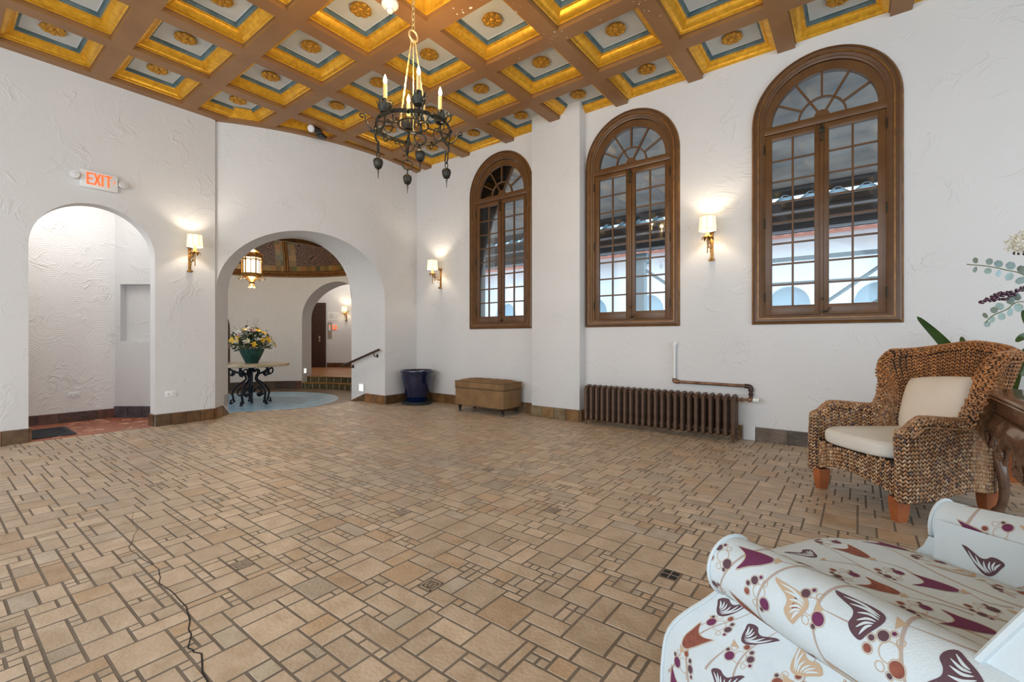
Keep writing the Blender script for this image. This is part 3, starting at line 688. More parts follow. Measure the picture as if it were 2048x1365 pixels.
# ------------------------------------------------------------------ windows
def band(mb, xc, ho, hi, zbo, zbi, zs, y0, y1, mi=0, n=32, yo=None):
    yo = y0 if yo is None else yo
    def path(h, zb): return [(xc-h, zb)]+[(xc+h*cos(pi*(1-i/n)), zs+h*sin(pi*(1-i/n))) for i in range(n+1)]+[(xc+h, zb)]
    po, pi_ = path(ho, zbo), path(hi, zbi); k = len(po)
    V = [(x, yo, z) for x, z in po]+[(x, y0, z) for x, z in pi_]+[(x, y1, z) for x, z in po]+[(x, y1, z) for x, z in pi_]; F = []
    for i in range(k):
        j = (i+1) % k
        F += [(i, j, k+j, k+i), (i, j, 2*k+j, 2*k+i), (k+i, k+j, 3*k+j, 3*k+i)]
    mb.add(V, F, mi)
def window(n, xc, desc):
    y = YW
    root = bpy.data.objects.new('window_%d' % n, None); COL.objects.link(root); root['kind'] = 'structure'; org = (xc, y, 1.27); root.location = org
    root['label'] = desc
    mb = MB(); zs = 3.42
    band(mb, xc, .632, .618, 1.268, 1.282, zs, y-.030, y+.01, 1, yo=y-.012)
    band(mb, xc, .618, .600, 1.282, 1.300, zs, y-.042, y+.01, 0, yo=y-.034)
    band(mb, xc, .600, .575, 1.300, 1.322, zs, y-.026, y+.01, 0, yo=y-.030)
    band(mb, xc, .575, .560, 1.322, 1.335, zs, y-.034, y+.01, 1, yo=y-.034)
    band(mb, xc, .560, .530, 1.335, 1.350, zs, y-.012, y+.06, 0, yo=y-.018)
    band(mb, xc, .530, .510, 1.350, 1.360, zs, y+.005, y+.10, 0, yo=y+.0)
    mb.build('casing', ['wood', 'gilt_edge'], root, org, ang=30)
    # fanlight over a transom
    mb = MB(); zf = 3.385; Rf = .45; k = 32
    mb.rbox(xc-.515, xc+.515, y+.0, y+.09, 3.305, zf, .006)
    V = []; F = []
    # frame ring between the casing and the fan glass
    for d in (y+.015, y+.08):
        for i in range(k+1):
            q = pi*i/k; V.append((xc+Rf*cos(q), d, zf+Rf*sin(q)))
        for i in range(k+1):
            q = pi*i/k; V.append((xc+.52*cos(q), d, 3.42-.02+.52*sin(q) if 0 < i < k else zf))
    m = k+1
    for i in range(k): F += [(i, i+1, m+i+1, m+i), (2*m+i, 2*m+i+1, 3*m+i+1, 3*m+i), (i, i+1, 2*m+i+1, 2*m+i)]
    mb.add(V, F)
    def bar(a, r0, r1): 
        p = Vector((xc+r0*cos(a), y+.03, zf+r0*sin(a))); q = Vector((xc+r1*cos(a), y+.03, zf+r1*sin(a))); t = (q-p).normalized(); s = Vector((-t.z, 0, t.x))*.009
        vv = [p-s, p+s, q+s, q-s]; mb.add(vv+[v+Vector((0, .035, 0)) for v in vv], [(0, 1, 2, 3), (4, 5, 6, 7), (0, 1, 5, 4), (1, 2, 6, 5), (2, 3, 7, 6), (3, 0, 4, 7)])
    for i in (1, 3, 5): bar(pi*i/6, .20, Rf+.01)
    for i in (2, 4): bar(pi*i/6, .05, Rf+.01)
    mb.lathe([(0, 0), (.065, 0), (.065, .04), (0, .04)], 24, (0, 0, 0)) if False else None
    for ra, rb in ((.192, .208), (0.0, .068)):
        V = []; F = []; k2 = 24
        for d in (y+.03, y+.065):
            for rr_ in (ra, rb):
                for i in range(k2+1): q = pi*i/k2; V.append((xc+rr_*cos(q), d, zf+rr_*sin(q)))
        m = k2+1
        for i in range(k2): F += [(i, i+1, m+i+1, m+i), (2*m+i, 2*m+i+1, 3*m+i+1, 3*m+i), (i, i+1, 2*m+i+1, 2*m+i), (m+i, m+i+1, 3*m+i+1, 3*m+i)]
        mb.add(V, F)
    fan = mb.build('fanlight', 'wood', root, org, ang=25)
    mb = MB(); pts = [(xc+Rf*cos(pi*i/k), zf+Rf*sin(pi*i/k)) for i in range(k+1)]
    mb.prism(pts, lambda a, b, d: (a, d, b), y+.046, y+.050); mb.build('pane', 'glass', fan, org)
    # two casement leaves
    for s in (-1, 1):
        mb = MB(); xa, xb = (xc-.512, xc-.004) if s < 0 else (xc+.004, xc+.512)
        ga, gb = (xc-.444, xc-.063) if s < 0 else (xc+.060, xc+.444)
        z0, z1, g0, g1 = 1.362, 3.302, 1.468, 3.235; ya, yb = y+.012, y+.055
        mb.rbox(xa, ga, ya, yb, z0, z1, .004); mb.rbox(gb, xb, ya, yb, z0, z1, .004); mb.rbox(ga-.005, gb+.005, ya+.001, yb, z0, g0, .004); mb.rbox(ga-.005, gb+.005, ya+.001, yb, g1, z1, .004)
        if s > 0: mb.rbox(xc-.016, xc+.016, y+.0, y+.014, z0, z1, .004)
        xm = (ga+gb)/2; mb.rbox(xm-.009, xm+.009, ya+.008, yb-.006, g0, g1, .003, seg=1)
        for i in range(1, 8):
            zz = lerp(g0, g1, i/8); mb.rbox(ga, gb, ya+.010, yb-.006, zz-.009, zz+.009, .003, seg=1)
        leaf = mb.build('casement', 'wood', root, org, ang=30)
        mb = MB(); mb.box(ga, gb, y+.034, y+.038, g0, g1); mb.build('pane', 'glass', leaf, org)
        mb = MB()
        xh = xa if s < 0 else xb
        for zz in (1.55, 2.35, 3.15): mb.tube([(xh, y+.004, zz-.045), (xh, y+.004, zz+.045)], .007, 8); mb.ell((xh, y+.004, zz+.05), (.008, .008, .01), 8, 4)
        mb.build('hinge', 'iron', leaf, org)
    mb = MB(); mb.rbox(xc-.008, xc+.008, y-.012, y+.002, 3.12, 3.30, .002); mb.rbox(xc-.022, xc+.022, y-.01, y+.002, 3.21, 3.26, .002); mb.ell((xc, y-.016, 3.13), (.01, .01, .01), 8, 4); mb.build('bolt', 'iron', root, org)
    mb = MB(); mb.rbox(xc-.006, xc+.05, y-.014, y+.002, 1.385, 1.40, .002); mb.tube([(xc+.02, y-.012, 1.39), (xc+.055, y-.03, 1.40), (xc+.07, y-.012, 1.43)], .005, 6); mb.ell((xc+.005, y-.012, 1.52), (.012, .008, .012), 8, 4); mb.build('latch', 'iron', root, org)
window(1, WX[0], 'arched brown window nearest the curved wall, left of the pilaster')
window(2, WX[1], 'arched brown window above the radiator')
window(3, WX[2], 'arched brown window nearest the wicker armchair')

# ---- outside: porch, eaves and the white facade across the court
mb = MB(); mb.add([(-9, 5.95, 4.08), (7, 5.95, 4.08), (7, 8.4, 3.52), (-9, 8.4, 3.52), (-9, 5.95, 4.14), (7, 5.95, 4.14), (7, 8.4, 3.58), (-9, 8.4, 3.58)], [(0, 1, 2, 3), (4, 5, 6, 7), (0, 1, 5, 4), (2, 3, 7, 6)]); struct(mb.build('ceiling_porch', 'grey_ext'))
mb = MB(); mb.box(-7.0, 7, 5.95, 8.4, -.2, -.05); mb.box(-9.0, 9, 8.4, 18, -.3, -.2); struct(mb.build('floor_court', 'white_ext'))
mb = MB()
mb.box(-8.8, 7, 8.42, 8.5, 3.39, 3.60, 0)
n = 170
def cor(a, b):
    x = lerp(-8.8, 7, a); z = 3.345+.045*(1 if (x/.34) % 1 < .5 else -1)*min(1, 6*min((x/.34) % .5, .5-(x/.34) % .5)); return (x, lerp(8.35, 9.6, b), z-.5*b*0+.10*b)
mb.grid(cor, 900, 1, 1)
mb.box(-8.8, 7, 8.52, 8.58, 3.13, 3.33, 0); mb.box(-8.8, 7, 8.45, 8.52, 2.80, 3.10, 0)
for z in (3.115, 2.97, 2.82): mb.box(-8.8, 7, 8.40, 8.46, z-.016, z+.016, 2)
eave = mb.build('porch_eave', ['dark_ext', 'tile_ext', 'slat_ext'], origin=(-3, 8.4, 2.7)); tag(eave, 'dark slatted porch eave with pale blue corrugated sheets seen through the windows', 'eave')
def strut(pts, rr, mi='post_ext', name='steel_brace', lb='', grp=None):
    mb = MB(); mb.tube(pts, rr, 4); return tag(mb.build(name, mi, origin=pts[0]), lb, name.split('_')[-1], grp)
mb = MB(); mb.rbox(-3.52, -3.34, 8.62, 8.80, -.19, 2.78, .01); mb.box(-3.58, -3.28, 8.60, 8.82, 2.60, 2.78)
tag(mb.build('porch_post', 'post_ext', origin=(-3.43, 8.71, -.19)), 'grey-blue square porch post seen through the window above the radiator', 'post')
strut([(-3.40, 8.74, 2.50), (.28, 8.74, -.19)], .03, lb='diagonal steel brace running down from the porch post')
strut([(-2.88, 8.9, -.19), (.55, 8.9, 2.45)], .028, lb='upper diagonal steel brace seen through the right-hand window')
strut([(-2.61, 9.05, -.19), (.75, 9.05, 2.05)], .028, lb='lower diagonal steel brace seen through the right-hand window')
mb = MB(); mb.box(-2.6, 7, 9.2, 9.26, 2.46, 2.53)
tag(mb.build('porch_rail', 'post_ext', origin=(0, 9.2, 2.46)), 'upper horizontal grey-blue steel rail outside the right-hand window', 'rail')
mb = MB(); mb.box(-2.6, 7, 9.2, 9.26, 2.05, 2.10)
tag(mb.build('porch_rail', 'post_ext', origin=(0, 9.2, 2.05)), 'lower horizontal grey-blue steel rail outside the right-hand window', 'rail')
mb = MB(); wall(mb, lambda u, d, z: (u, 14+d, z), -22, 12, -.2, 4.0, [(x, x+1.0, -.2, 2.0, .5) for x in np.arange(-21, 11, 1.9)], .3, step=4, rev_mi=0)
mb.box(-22, 12, 14.3, 14.4, -.2, 4.0, 1)
tag(mb.build('courtyard_building', ['white_ext', 'arch_ext'], origin=(-4, 14, -.2), fixn=False), 'bright white building with pale blue arches across the court', 'building')
mb = MB(); mb.add([(-22, 13.2, 3.7), (12, 13.2, 3.7), (12, 16.5, 4.9), (-22, 16.5, 4.9), (-22, 13.2, 3.62), (12, 13.2, 3.62), (12, 16.5, 4.82), (-22, 16.5, 4.82)], [(0, 1, 2, 3), (4, 5, 6, 7), (0, 1, 5, 4)])
for x in np.arange(-22, 12, .3): mb.tube([(x, 13.18, 3.72), (x, 16.5, 4.92)], .08, 6)
tag(mb.build('clay_tile_roof', 'red_ext', origin=(-4, 14, 3.7)), 'red clay tile roof on the white building across the court', 'roof')
# white outer surface of the window reveals is the wall itself
#MORE
# ------------------------------------------------------------------ ceiling edge that follows the curved wall
mb = MB(); V = []; n = 40
for i in range(n+1):
    a = R(lerp(-38, 12, i/n)); r0, r1 = R1-.02, R1+.085
    for r_, z in ((r0, ZC-.004), (r1, ZC-.004), (r1, ZC+.045), (r1+.09, ZC+.15)): V.append((C1[0]+r_*cos(a), C1[1]+r_*sin(a), z))
F = []
for i in range(n):
    for j in range(3): F.append((i*4+j, i*4+j+1, i*4+5+j, i*4+4+j))
mb.add(V, [f for k_, f in enumerate(F) if k_ % 3 < 2]); mb.add(V, [f for k_, f in enumerate(F) if k_ % 3 == 2], 1); struct(mb.build('trim_3', ['beam', 'gold'], fixn=False))

# ------------------------------------------------------------------ wall sconces
def sconce():
    t = thing('wall_sconce', (0, 0, 0), 0, '', 'wall lamp', None)   # local: wall at x=0, out is +x, base of plate z=0
    mb = MB(); mb.rbox(.0, .018, -.016, .016, .0, .345, .005)
    for z in (.0, .325): mb.rbox(.0, .04, -.032, .032, z, z+.024, .006); mb.tube([(.03, 0, z+.012), (.05, 0, z+.012), (.055, 0, z+.03)], .008, 6)
    mb.build('back_plate', 'brass', t)
    mb = MB()
    mb.tube([(.015, 0, .16), (.08, 0, .185), (.15, 0, .20), (.235, 0, .195)], [.008, .007, .007, .004], 6)
    for c, a0, a1, s in (((.07, .235), -2.4, 2.6, 1), ((.06, .11), 2.4, -2.8, 1), ((.135, .15), 2.0, -3.2, 1), ((.13, .235), -1.8, 3.0, 1)):
        mb.tube([(x, 0, z) for x, z in spiral(c, .04, .012, a0, a1, 18)], .0045, 5)
    for k in range(7):
        a = k*.9; mb.ell((.05+.022*k*.9, .014*sin(a), .13+.012*k+.012*cos(a)), (.016, .006, .011), 6, 4, rot=Matrix.Rotation(a, 3, 'Y'))
    mb.tube([(.2, 0, .08), (.2, 0, .24)], .006, 6); mb.ell((.2, 0, .075), (.007, .007, .014), 6, 4)
    mb.build('scroll_arm', 'brass', t)
    mb = MB(); n = 8
    for k in range(n):
        a = 2*pi*k/n; d = Vector((cos(a), sin(a), 0)); s = Vector((-sin(a), cos(a), 0)); c = Vector((.2, 0, .245)); P = []
        for q, (r_, z, w_) in enumerate([(.0, .0, .006), (.025, .006, .018), (.048, .004, .02), (.06, -.014, .013), (.066, -.034, .002)]):
            P += [c+d*r_+s*w_+Vector((0, 0, z)), c+d*r_-s*w_+Vector((0, 0, z)), c+d*r_-s*w_+Vector((0, 0, z-.003)), c+d*r_+s*w_+Vector((0, 0, z-.003))]
        F = []
        for q in range(4):
            for j in range(4): F.append((q*4+j, q*4+(j+1) % 4, (q+1)*4+(j+1) % 4, (q+1)*4+j))
        mb.add(P, F)
    mb.build('leaf_cup', 'brass', t)
    mb = MB(); mb.lathe([(.018, 0), (.019, .005), (.019, .08), (.015, .085)], 14, (.2, 0, .25)); mb.build('candle_sleeve', 'candle', t)
    mb = MB(); zs, h = .315, .155; n = 32
    mb.lathe([(.092, 0), (.086, h*.5), (.082, h), (.080, h), (.084, h*.5), (.090, 0), (.092, 0)], n, (.2, 0, zs), cap=False)
    sh = mb.build('lamp_shade', 'shade', t, ang=80)
    mb = MB()
    mb.tube([(.2+.0925*cos(2*pi*i/n), .0925*sin(2*pi*i/n), zs+.002) for i in range(n)], .003, 5, closed=True)
    mb.tube([(.2+.0825*cos(2*pi*i/n), .0825*sin(2*pi*i/n), zs+h) for i in range(n)], .003, 5, closed=True)
    for k in range(8):
        a = 2*pi*k/8+.2; mb.tube([(.2+.093*cos(a), .093*sin(a), zs), (.2+.0868*cos(a), .0868*sin(a), zs+h*.5), (.2+.083*cos(a), .083*sin(a), zs+h)], .0018, 4)
    mb.build('shade_trim', 'shade_trim', sh)
    mb = MB(); mb.ell((.2, 0, .375), (.012, .012, .025), 10, 8); mb.build('bulb', 'bulb', t)
    return t
s0 = sconce()
SC = [((XL, 2.215, 2.0), 0, 'gilded sconce with lit shade on the wall between the two white arches'),
      ((-5.81, YW, 1.985), -pi/2, 'gilded scroll sconce with lit shade left of the first arched window'),
      ((-1.348, YW, 2.01), -pi/2, 'gilded sconce with lit shade between the two right-hand arched windows'),
      ((*cw(.70), 1.72), atan2(-cn[1], -cn[0]), 'small lit sconce on the corridor wall beside the painting')]
for i, (loc, rz, lb) in enumerate(SC):
    o = s0 if i == 0 else dup(s0, loc, rz)
    o.location = loc; o.rotation_euler = (0, 0, rz); o['label'] = lb; o['category'] = 'wall lamp'; o['group'] = 'gilded candle sconces on the walls'
    d = Vector((cos(rz), sin(rz), 0))
    point('sconce_lamp', tuple(Vector(loc)+d*.2+Vector((0, 0, .40))), 9 if i < 3 else 7, (1, .88, .72), .02)
# unseen extra pair on the front wall, added for more light
for x in (-3.1, .35):
    dup(s0, (x, -3.2, 2.0), pi/2, 'added gilded sconce with lit shade, unseen behind the camera, '+('toward the curved wall' if x < 0 else 'toward the console'), 'gilded candle sconces on the walls')

# ------------------------------------------------------------------ chandelier
def chandelier(loc):
    z0 = 2.88; ch = thing('chandelier', loc, 0, 'wrought iron ring chandelier with four lit candles and hanging iron bells', 'chandelier')
    mb = MB(); n = 64
    V = []; F = []
    for i in range(n):
        q = 2*pi*i/n
        for r_, z in ((.300, -.015), (.308, -.015), (.308, .015), (.300, .015)): V.append((r_*cos(q), r_*sin(q), z+.003*sin(q*9)))
    for i in range(n):
        for j in range(4): F.append((i*4+j, i*4+(j+1) % 4, ((i+1) % n)*4+(j+1) % 4, ((i+1) % n)*4+j))
    mb.add(V, F); mb.build('ring_band', 'iron', ch)
    H = 3.615-z0
    mb = MB(); mb.tube([(.125*cos(q), .125*sin(q), .025) for q in np.linspace(0, 2*pi, 33)[:-1]], .006, 6, closed=True)
    for q in range(4):
        a = R(-30+91*q); mb.tube([(.12*cos(a), .12*sin(a), .025), (.21*cos(a), .21*sin(a), .012), (.30*cos(a), .30*sin(a), 0)], .006, 5)
        b = a+pi/4; mb.tube([(x*cos(b)-y*sin(b)*0, x*sin(b), z) for x, z, y in [(p[0], p[1], 0) for p in spiral((.33, .03), .045, .012, -pi/2-1, 3.4, 20)]], .006, 5)
        mb.tube([(x*cos(b), x*sin(b), z) for x, z in spiral((.265, -.04), .04, .010, pi/2, -4.4, 20)], .006, 5)
    mb.build('inner_ring', 'iron', ch)
    for k in range(6):
        a = 2*pi*k/6+.35; P = []
        for i in range(41):
            t = i/40; r_ = lerp(.125, .018, t); P.append((r_*cos(a)+.002*cos(i*1.7), r_*sin(a)+.002*sin(i*1.7), lerp(.03, H, t)))
        mb = MB(); mb.tube(P, .0042, 5); mb.build('twisted_rod', 'rod', ch)
    mb = MB(); mb.tube([(.0, .045*cos(t), H+.04+.045*sin(t)) for t in np.linspace(0, 2*pi, 20)[:-1]], .008, 6, closed=True); mb.build('top_ring', 'rod', ch)
    zc = H+.085; k = 0
    while z0+zc < ZC+.14:
        P = [((.014*cos(t) if k % 2 else 0), (0 if k % 2 else .014*cos(t)), zc+.026+.030*sin(t)) for t in np.linspace(0, 2*pi, 14)[:-1]]
        mb = MB(); mb.tube(P, .0038, 5, closed=True); mb.build('chain_link', 'rod', ch); zc += .045; k += 1
    mb = MB(); mb.lathe([(0, 0), (.03, .0), (.055, .03), (.06, .045)], 20, (0, 0, ZC+.12-z0)); mb.build('canopy', 'gold', ch)
    for k, deg in enumerate((-30, 61, 150, 241)):
        a = R(deg); T = Matrix.Rotation(a, 4, 'Z')
        def mk(): m = MB(); m.T = T; return m
        mb = mk()
        # main scroll: from the cup down under the ring and out to a curl
        mb.tube(smoothpath([(.23, 0, .07), (.235, 0, .0), (.27, 0, -.07), (.305, 0, -.11), (.30, 0, -.145), (.285, 0, -.165)], 6), .009, 6, flat=1.3)
        mb.tube([(x, 0, z) for x, z in smoothpath([(.27, -.06), (.33, -.07), (.37, -.03), (.385, .02)], 5)]+[(x, 0, z) for x, z in spiral((.41, .025), .025, .008, pi, -2.6, 14)], .006, 5)
        mb.tube([(x, 0, z) for x, z in smoothpath([(.25, -.03), (.20, -.07), (.17, -.03), (.18, .02)], 5)]+[(x, 0, z) for x, z in spiral((.20, .02), .02, .007, pi, -2.4, 12)], .006, 5)
        for s in (-1, 1):
            mb.tube([(.30, s*(y), z) for y, z in smoothpath([(.0, -.09), (.04, -.07), (.07, -.02)], 5)]+[(.30, s*y, z) for y, z in spiral((.092, -.018), .022, .007, pi, -2.6, 14)], .0055, 5)
        arm = mb.build('scroll_arm', 'iron', ch)
        mb = mk()
        for q in range(9):
            b = 2*pi*q/9; d = Vector((cos(b), sin(b), 0)); s = Vector((-sin(b), cos(b), 0)); c = Vector((.23, 0, .075)); P = []
            for (r_, z, w_) in [(.006, .0, .006), (.035, .012, .020), (.052, .045, .023), (.058, .075, .014), (.068, .098, .002)]:
                P += [c+d*r_+s*w_+Vector((0, 0, z)), c+d*(r_+.004)+Vector((0, 0, z-.003)), c+d*r_-s*w_+Vector((0, 0, z)), c+d*(r_-.003)+Vector((0, 0, z))]
            F = []
            for j in range(4):
                for i in range(4): F.append((j*4+i, j*4+(i+1) % 4, (j+1)*4+(i+1) % 4, (j+1)*4+i))
            mb.add(P, F)
        mb.lathe([(.0, .0), (.03, .005), (.024, .04), (.026, .12), (.02, .12)], 14, (.23, 0, .075))
        mb.build('leaf_cup', 'iron', arm)
        mb = mk(); mb.lathe([(.0, .10), (.0165, .10), (.0165, .285), (.010, .29), (0, .29)], 14, (.23, 0, .03)); mb.build('candle_sleeve', 'candle', arm)
        mb = mk(); mb.lathe([(.0, .0), (.010, .0), (.016, .018), (.0165, .03), (.010, .055), (.003, .073), (0, .078)], 14, (.23, 0, .322)); mb.build('bulb', 'bulb', arm)
        # hanging ring, link and bell
        mb = mk(); mb.tube([(.285, .045*cos(t), -.205+.045*sin(t)) for t in np.linspace(0, 2*pi, 22)[:-1]], .006, 6, closed=True)
        mb.tube([(.285+.012*cos(t), 0, -.268+.026*sin(t)) for t in np.linspace(0, 2*pi, 14)[:-1]], .004, 5, closed=True); pend = mb.build('hanging_ring', 'iron', arm)
        mb = mk(); mb.lathe([(0, .0), (.014, -.002), (.036, -.018), (.040, -.035), (.036, -.06), (.026, -.085), (.018, -.09), (0, -.085)], 12, (.285, 0, -.29))
        P = [(.285+.012*(1-i/26)*cos(i*.75), .012*(1-i/26)*sin(i*.75), -.372-.0022*i) for i in range(27)]; mb.tube(P, .0035, 5); mb.tube([P[-1], (.285, 0, -.46)], .0028, 5)
        mb.build('bell_pendant', 'iron', pend)
        point('candle_lamp', (loc[0]+.23*cos(a), loc[1]+.23*sin(a), loc[2]+.44), 13, WARM, .02)
chandelier((-2.97, 2.53, 2.88))

# ------------------------------------------------------------------ ceiling devices
mb = MB(); mb.lathe([(0, 0), (.075, 0), (.075, -.022), (.060, -.040), (.040, -.044), (.036, -.062), (.022, -.085), (0, -.088)], 28, (0, 0, 0))
for k in range(8): mb.box(.03*cos(k*.785)-.004, .03*cos(k*.785)+.004, .03*sin(k*.785)-.004, .03*sin(k*.785)+.004, -.07, -.05, 1)
o = mb.build('smoke_detector', ['switch', 'black']); o.location = (-3.37, 2.6, ZC); tag(o, 'round white smoke detector on the ceiling beam beside the chandelier chain', 'smoke detector')
mb = MB(); mb.lathe([(0, 0), (.045, 0), (.043, -.01), (0, -.012)], 20); o = mb.build('ceiling_sensor', 'switch'); o.location = (-5.2, 4.42, ZC); tag(o, 'flat white round disc on a far ceiling beam behind the chandelier', 'sensor')
t = thing('security_camera', (-6.25, 3.55, ZC+.02), R(30), 'small black ceiling camera with a pale lens near the curved wall', 'camera')
mb = MB(); mb.ell((0, 0, -.045), (.055, .13, .04), 14, 8); mb.rbox(-.05, .05, .02, .15, -.10, -.05, .01); mb.build('body', 'black', t)
mb = MB(); mb.lathe([(0, .0), (.05, .0), (.05, .03), (.03, .05), (0, .05)], 18, (0, 0, 0)); o = mb.build('lens', 'lens', t); o.location = (-.02, -.13, -.06); o.rotation_euler = (R(105), 0, R(-20))
mb = MB(); mb.ell((.052, .03, -.05), (.004, .006, .006), 8, 5); mb.build('status_light', 'red', t)

# ------------------------------------------------------------------ exit sign over the small arch
t = thing('exit_sign', (XL, 1.305, 2.87), 0, 'white EXIT sign with lit red letters and two lamp heads above the small arch', 'exit sign')
mb = MB(); mb.rbox(0, .045, -.165, .165, -.01, .19, .008); mb.rbox(0, .03, -.02, .02, .1, .2, .004); mb.build('housing', 'switch', t)
mb = MB()
def bar2(p, q, w_=.019):
    (a, b), (c, d) = p, q; u = Vector((c-a, d-b)); L_ = u.length; u /= L_; s = Vector((-u.y, u.x))*w_/2
    v = [(.0455, a-s.x, b-s.y), (.0455, a+s.x, b+s.y), (.0455, c+s.x, d+s.y), (.0455, c-s.x, d-s.y)]; v2 = [(.048, y, z) for _, y, z in v]
    mb.add(v+v2, [(4, 5, 6, 7), (0, 1, 5, 4), (1, 2, 6, 5), (2, 3, 7, 6), (3, 0, 4, 7)])
z0, z1, zm = .028, .165, .097
x = -.105; bar2((x, z0), (x, z1)); bar2((x, z0+.0095), (x+.05, z0+.0095)); bar2((x, zm), (x+.045, zm)); bar2((x, z1-.0095), (x+.05, z1-.0095))
x = -.045; bar2((x, z0), (x+.048, z1)); bar2((x, z1), (x+.048, z0))
x = .025; bar2((x, z0), (x, z1))
x = .078; bar2((x, z0), (x, z1)); bar2((x-.034, z1-.0095), (x+.034, z1-.0095))
bar2((.125, .115), (.140, .098), .008); bar2((.140, .098), (.125, .081), .008)
mb.build('letters', 'red', t)
for s in (-1, 1):
    mb = MB(); mb.lathe([(0, 0), (.03, 0), (.042, .03), (.045, .05), (.036, .052), (.02, .045), (0, .045)], 20)
    o = mb.build('lamp_head', 'switch', t); o.location = (.02, s*.205, .09); o.rotation_euler = (0, R(75), R(s*15))
    mb = MB(); mb.lathe([(0, .046), (.034, .053), (0, .06)], 16); l = mb.build('lens', 'lens', o)
    mb = MB(); mb.tube([(.015, s*.16, .09), (.02, s*.20, .09)], .012, 8); mb.build('bracket', 'switch', t)

# ------------------------------------------------------------------ outlets, lit vents, handrail
def outlet(loc, rz, lb, grp=None, sc=1):
    t = thing('wall_outlet', loc, rz, lb, 'outlet', grp)
    mb = MB(); mb.rbox(0, .008, -.062*sc, .062*sc, -.038, .038, .003); mb.build('cover_plate', 'switch', t)
    for s in (-1, 1):
        mb = MB(); mb.ell((.008, s*.028*sc, 0), (.003, .018, .018), 12, 5, 0)
        for q in (-1, 1): mb.box(.0105, .0118, s*.028*sc-.008, s*.028*sc-.001, q*.007-.002, q*.007+.002, 1)
        mb.ell((.0108, s*.028*sc+.008, 0), (.001, .0025, .0025), 6, 4, 1)
        mb.build('socket', ['whitepaint', 'black'], t)
outlet((XL, 2.01, .40), 0, 'white outlet low on the wall below the sconce between the arches')
outlet((XV, 1.29, .36), 0, 'white outlet low on the vestibule wall seen through the small arch')
def vent(loc, rz, lb):
    t = thing('step_light', loc, rz, lb, 'step light', 'louvred step lights in the arch jambs')
    mb = MB(); mb.rbox(0, .012, -.085, .085, -.085, .085, .003); mb.build('frame', 'whitepaint', t)
    mb = MB()
    for k in range(4): mb.add([(.0125, -.055, -.055+.03*k), (.0125, .055, -.055+.03*k), (.0225, .055, -.035+.03*k), (.0225, -.055, -.035+.03*k)], [(0, 1, 2, 3)])
    mb.build('louvre', 'ventlight', t)
vent((-7.036, 4.815, .24), R(-90), 'lit louvred step light on the right jamb of the large arch, below the handrail')
pj0, pj1 = Vector(Prot(A0, .6, 0)), Vector(Prot(A0, 1.0, 0)); dj = (pj1-pj0).normalized()
pv = pj0.lerp(pj1, .55); vent((pv.x, pv.y, .21), atan2(dj.x, -dj.y), 'lit louvred step light on the left jamb of the large arch')
bpy.data.objects[-1] if False else None
a = R(127.47); pv = Vector((C2[0]+(R2+.15)*cos(a), C2[1]+(R2+.15)*sin(a))); vent((pv.x, pv.y, .28), a-pi/2, 'small lit step light on the jamb of the inner arch by the steps')
t = thing('handrail', (-6.44, 4.74, .92), 0, 'dark iron handrail sloping down the right jamb of the large arch', 'handrail')
mb = MB(); mb.tube([(.0, 0, .005), (-.03, 0, 0), (-.62, 0, -.172), (-1.05, 0, -.297), (-1.09, 0, -.315)], .02, 10); mb.build('rail', 'handrail', t)
for x in (-.14, -.86):
    mb = MB(); z = -.29*abs(x); mb.tube(smoothpath([(x, 0, z-.018), (x, .01, z-.06), (x, .045, z-.075), (x, .078, z-.06)], 4), .008, 6); mb.lathe([(0, 0), (.028, 0)], 12, (0, 0, 0)) if False else None
    mb.rbox(x-.025, x+.025, .068, .078, z-.09, z-.035, .003); mb.build('bracket', 'handrail', t)

# ------------------------------------------------------------------ radiator and pipes
rx0, rx1, N = -2.875, -1.035, 24; ry0, ry1 = 5.285, 5.485
t = thing('radiator', ((rx0+rx1)/2, (ry0+ry1)/2, 0), 0, 'long brown cast iron column radiator under the middle arched window', 'radiator')
ox, oy = (rx0+rx1)/2, (ry0+ry1)/2; pit = (rx1-rx0)/N
def section():
    mb = MB(); hw = .021; zb, zt = .055, .505; y0, y1 = ry0-oy, ry1-oy
    # outer loop of the casting: rounded front and back columns joined by crowned top and bottom
    ys = [y0+.022, y0+.075, y0+.125, y1-.022]
    for y in ys: mb.tube([(0, y, zb+.02), (0, y, zt-.035)], .021, 8)
    def lozenge(zc, s):
        P = smoothpath([(0, y0+.022, zc-s*.028), (0, y0+.045, zc-s*.004), (0, 0, zc+s*.004), (0, y1-.045, zc), (0, y1-.022, zc-s*.026)], 5); mb.tube(P, .0215, 8)
    lozenge(zt-.018, 1); lozenge(zb+.02, -1)
    for z in (zt-.05, zb+.05): mb.tube([(-pit/2, 0, z), (pit/2, 0, z)], .026, 8)
    return mb
sec0 = None
for k in range(N):
    if sec0 is None: sec0 = section().build('section', 'rad', t); o = sec0
    else: o = sec0.copy(); COL.objects.link(o); o.parent = t
    o.location = (rx0-ox+pit*(k+.5), 0, 0)
for k in (0, N-1):
    for y in (ry0-oy+.022, ry1-oy-.022):
        mb = MB(); mb.tube([(0, 0, .07), (0, 0, .02), (0, 0, 0)], [.016, .012, .017], 8); o = mb.build('foot', 'rad', t); o.location = (rx0-ox+pit*(k+.5), y, 0)
def pipe_x(x, z): return (x-(-1.76), 0, z-.6)
t = thing('heating_pipe', (-1.76, 5.53, .6), 0, 'heating pipe, white above and rusty brown along the wall, feeding the radiator valve', 'pipe')
mb = MB(); mb.tube([pipe_x(-1.765, .63), pipe_x(-1.765, 1.03)], .016, 12); mb.tube(smoothpath([pipe_x(-1.765, 1.02), pipe_x(-1.765, 1.055), (.01, .03, .46)], 4), .024, 12)
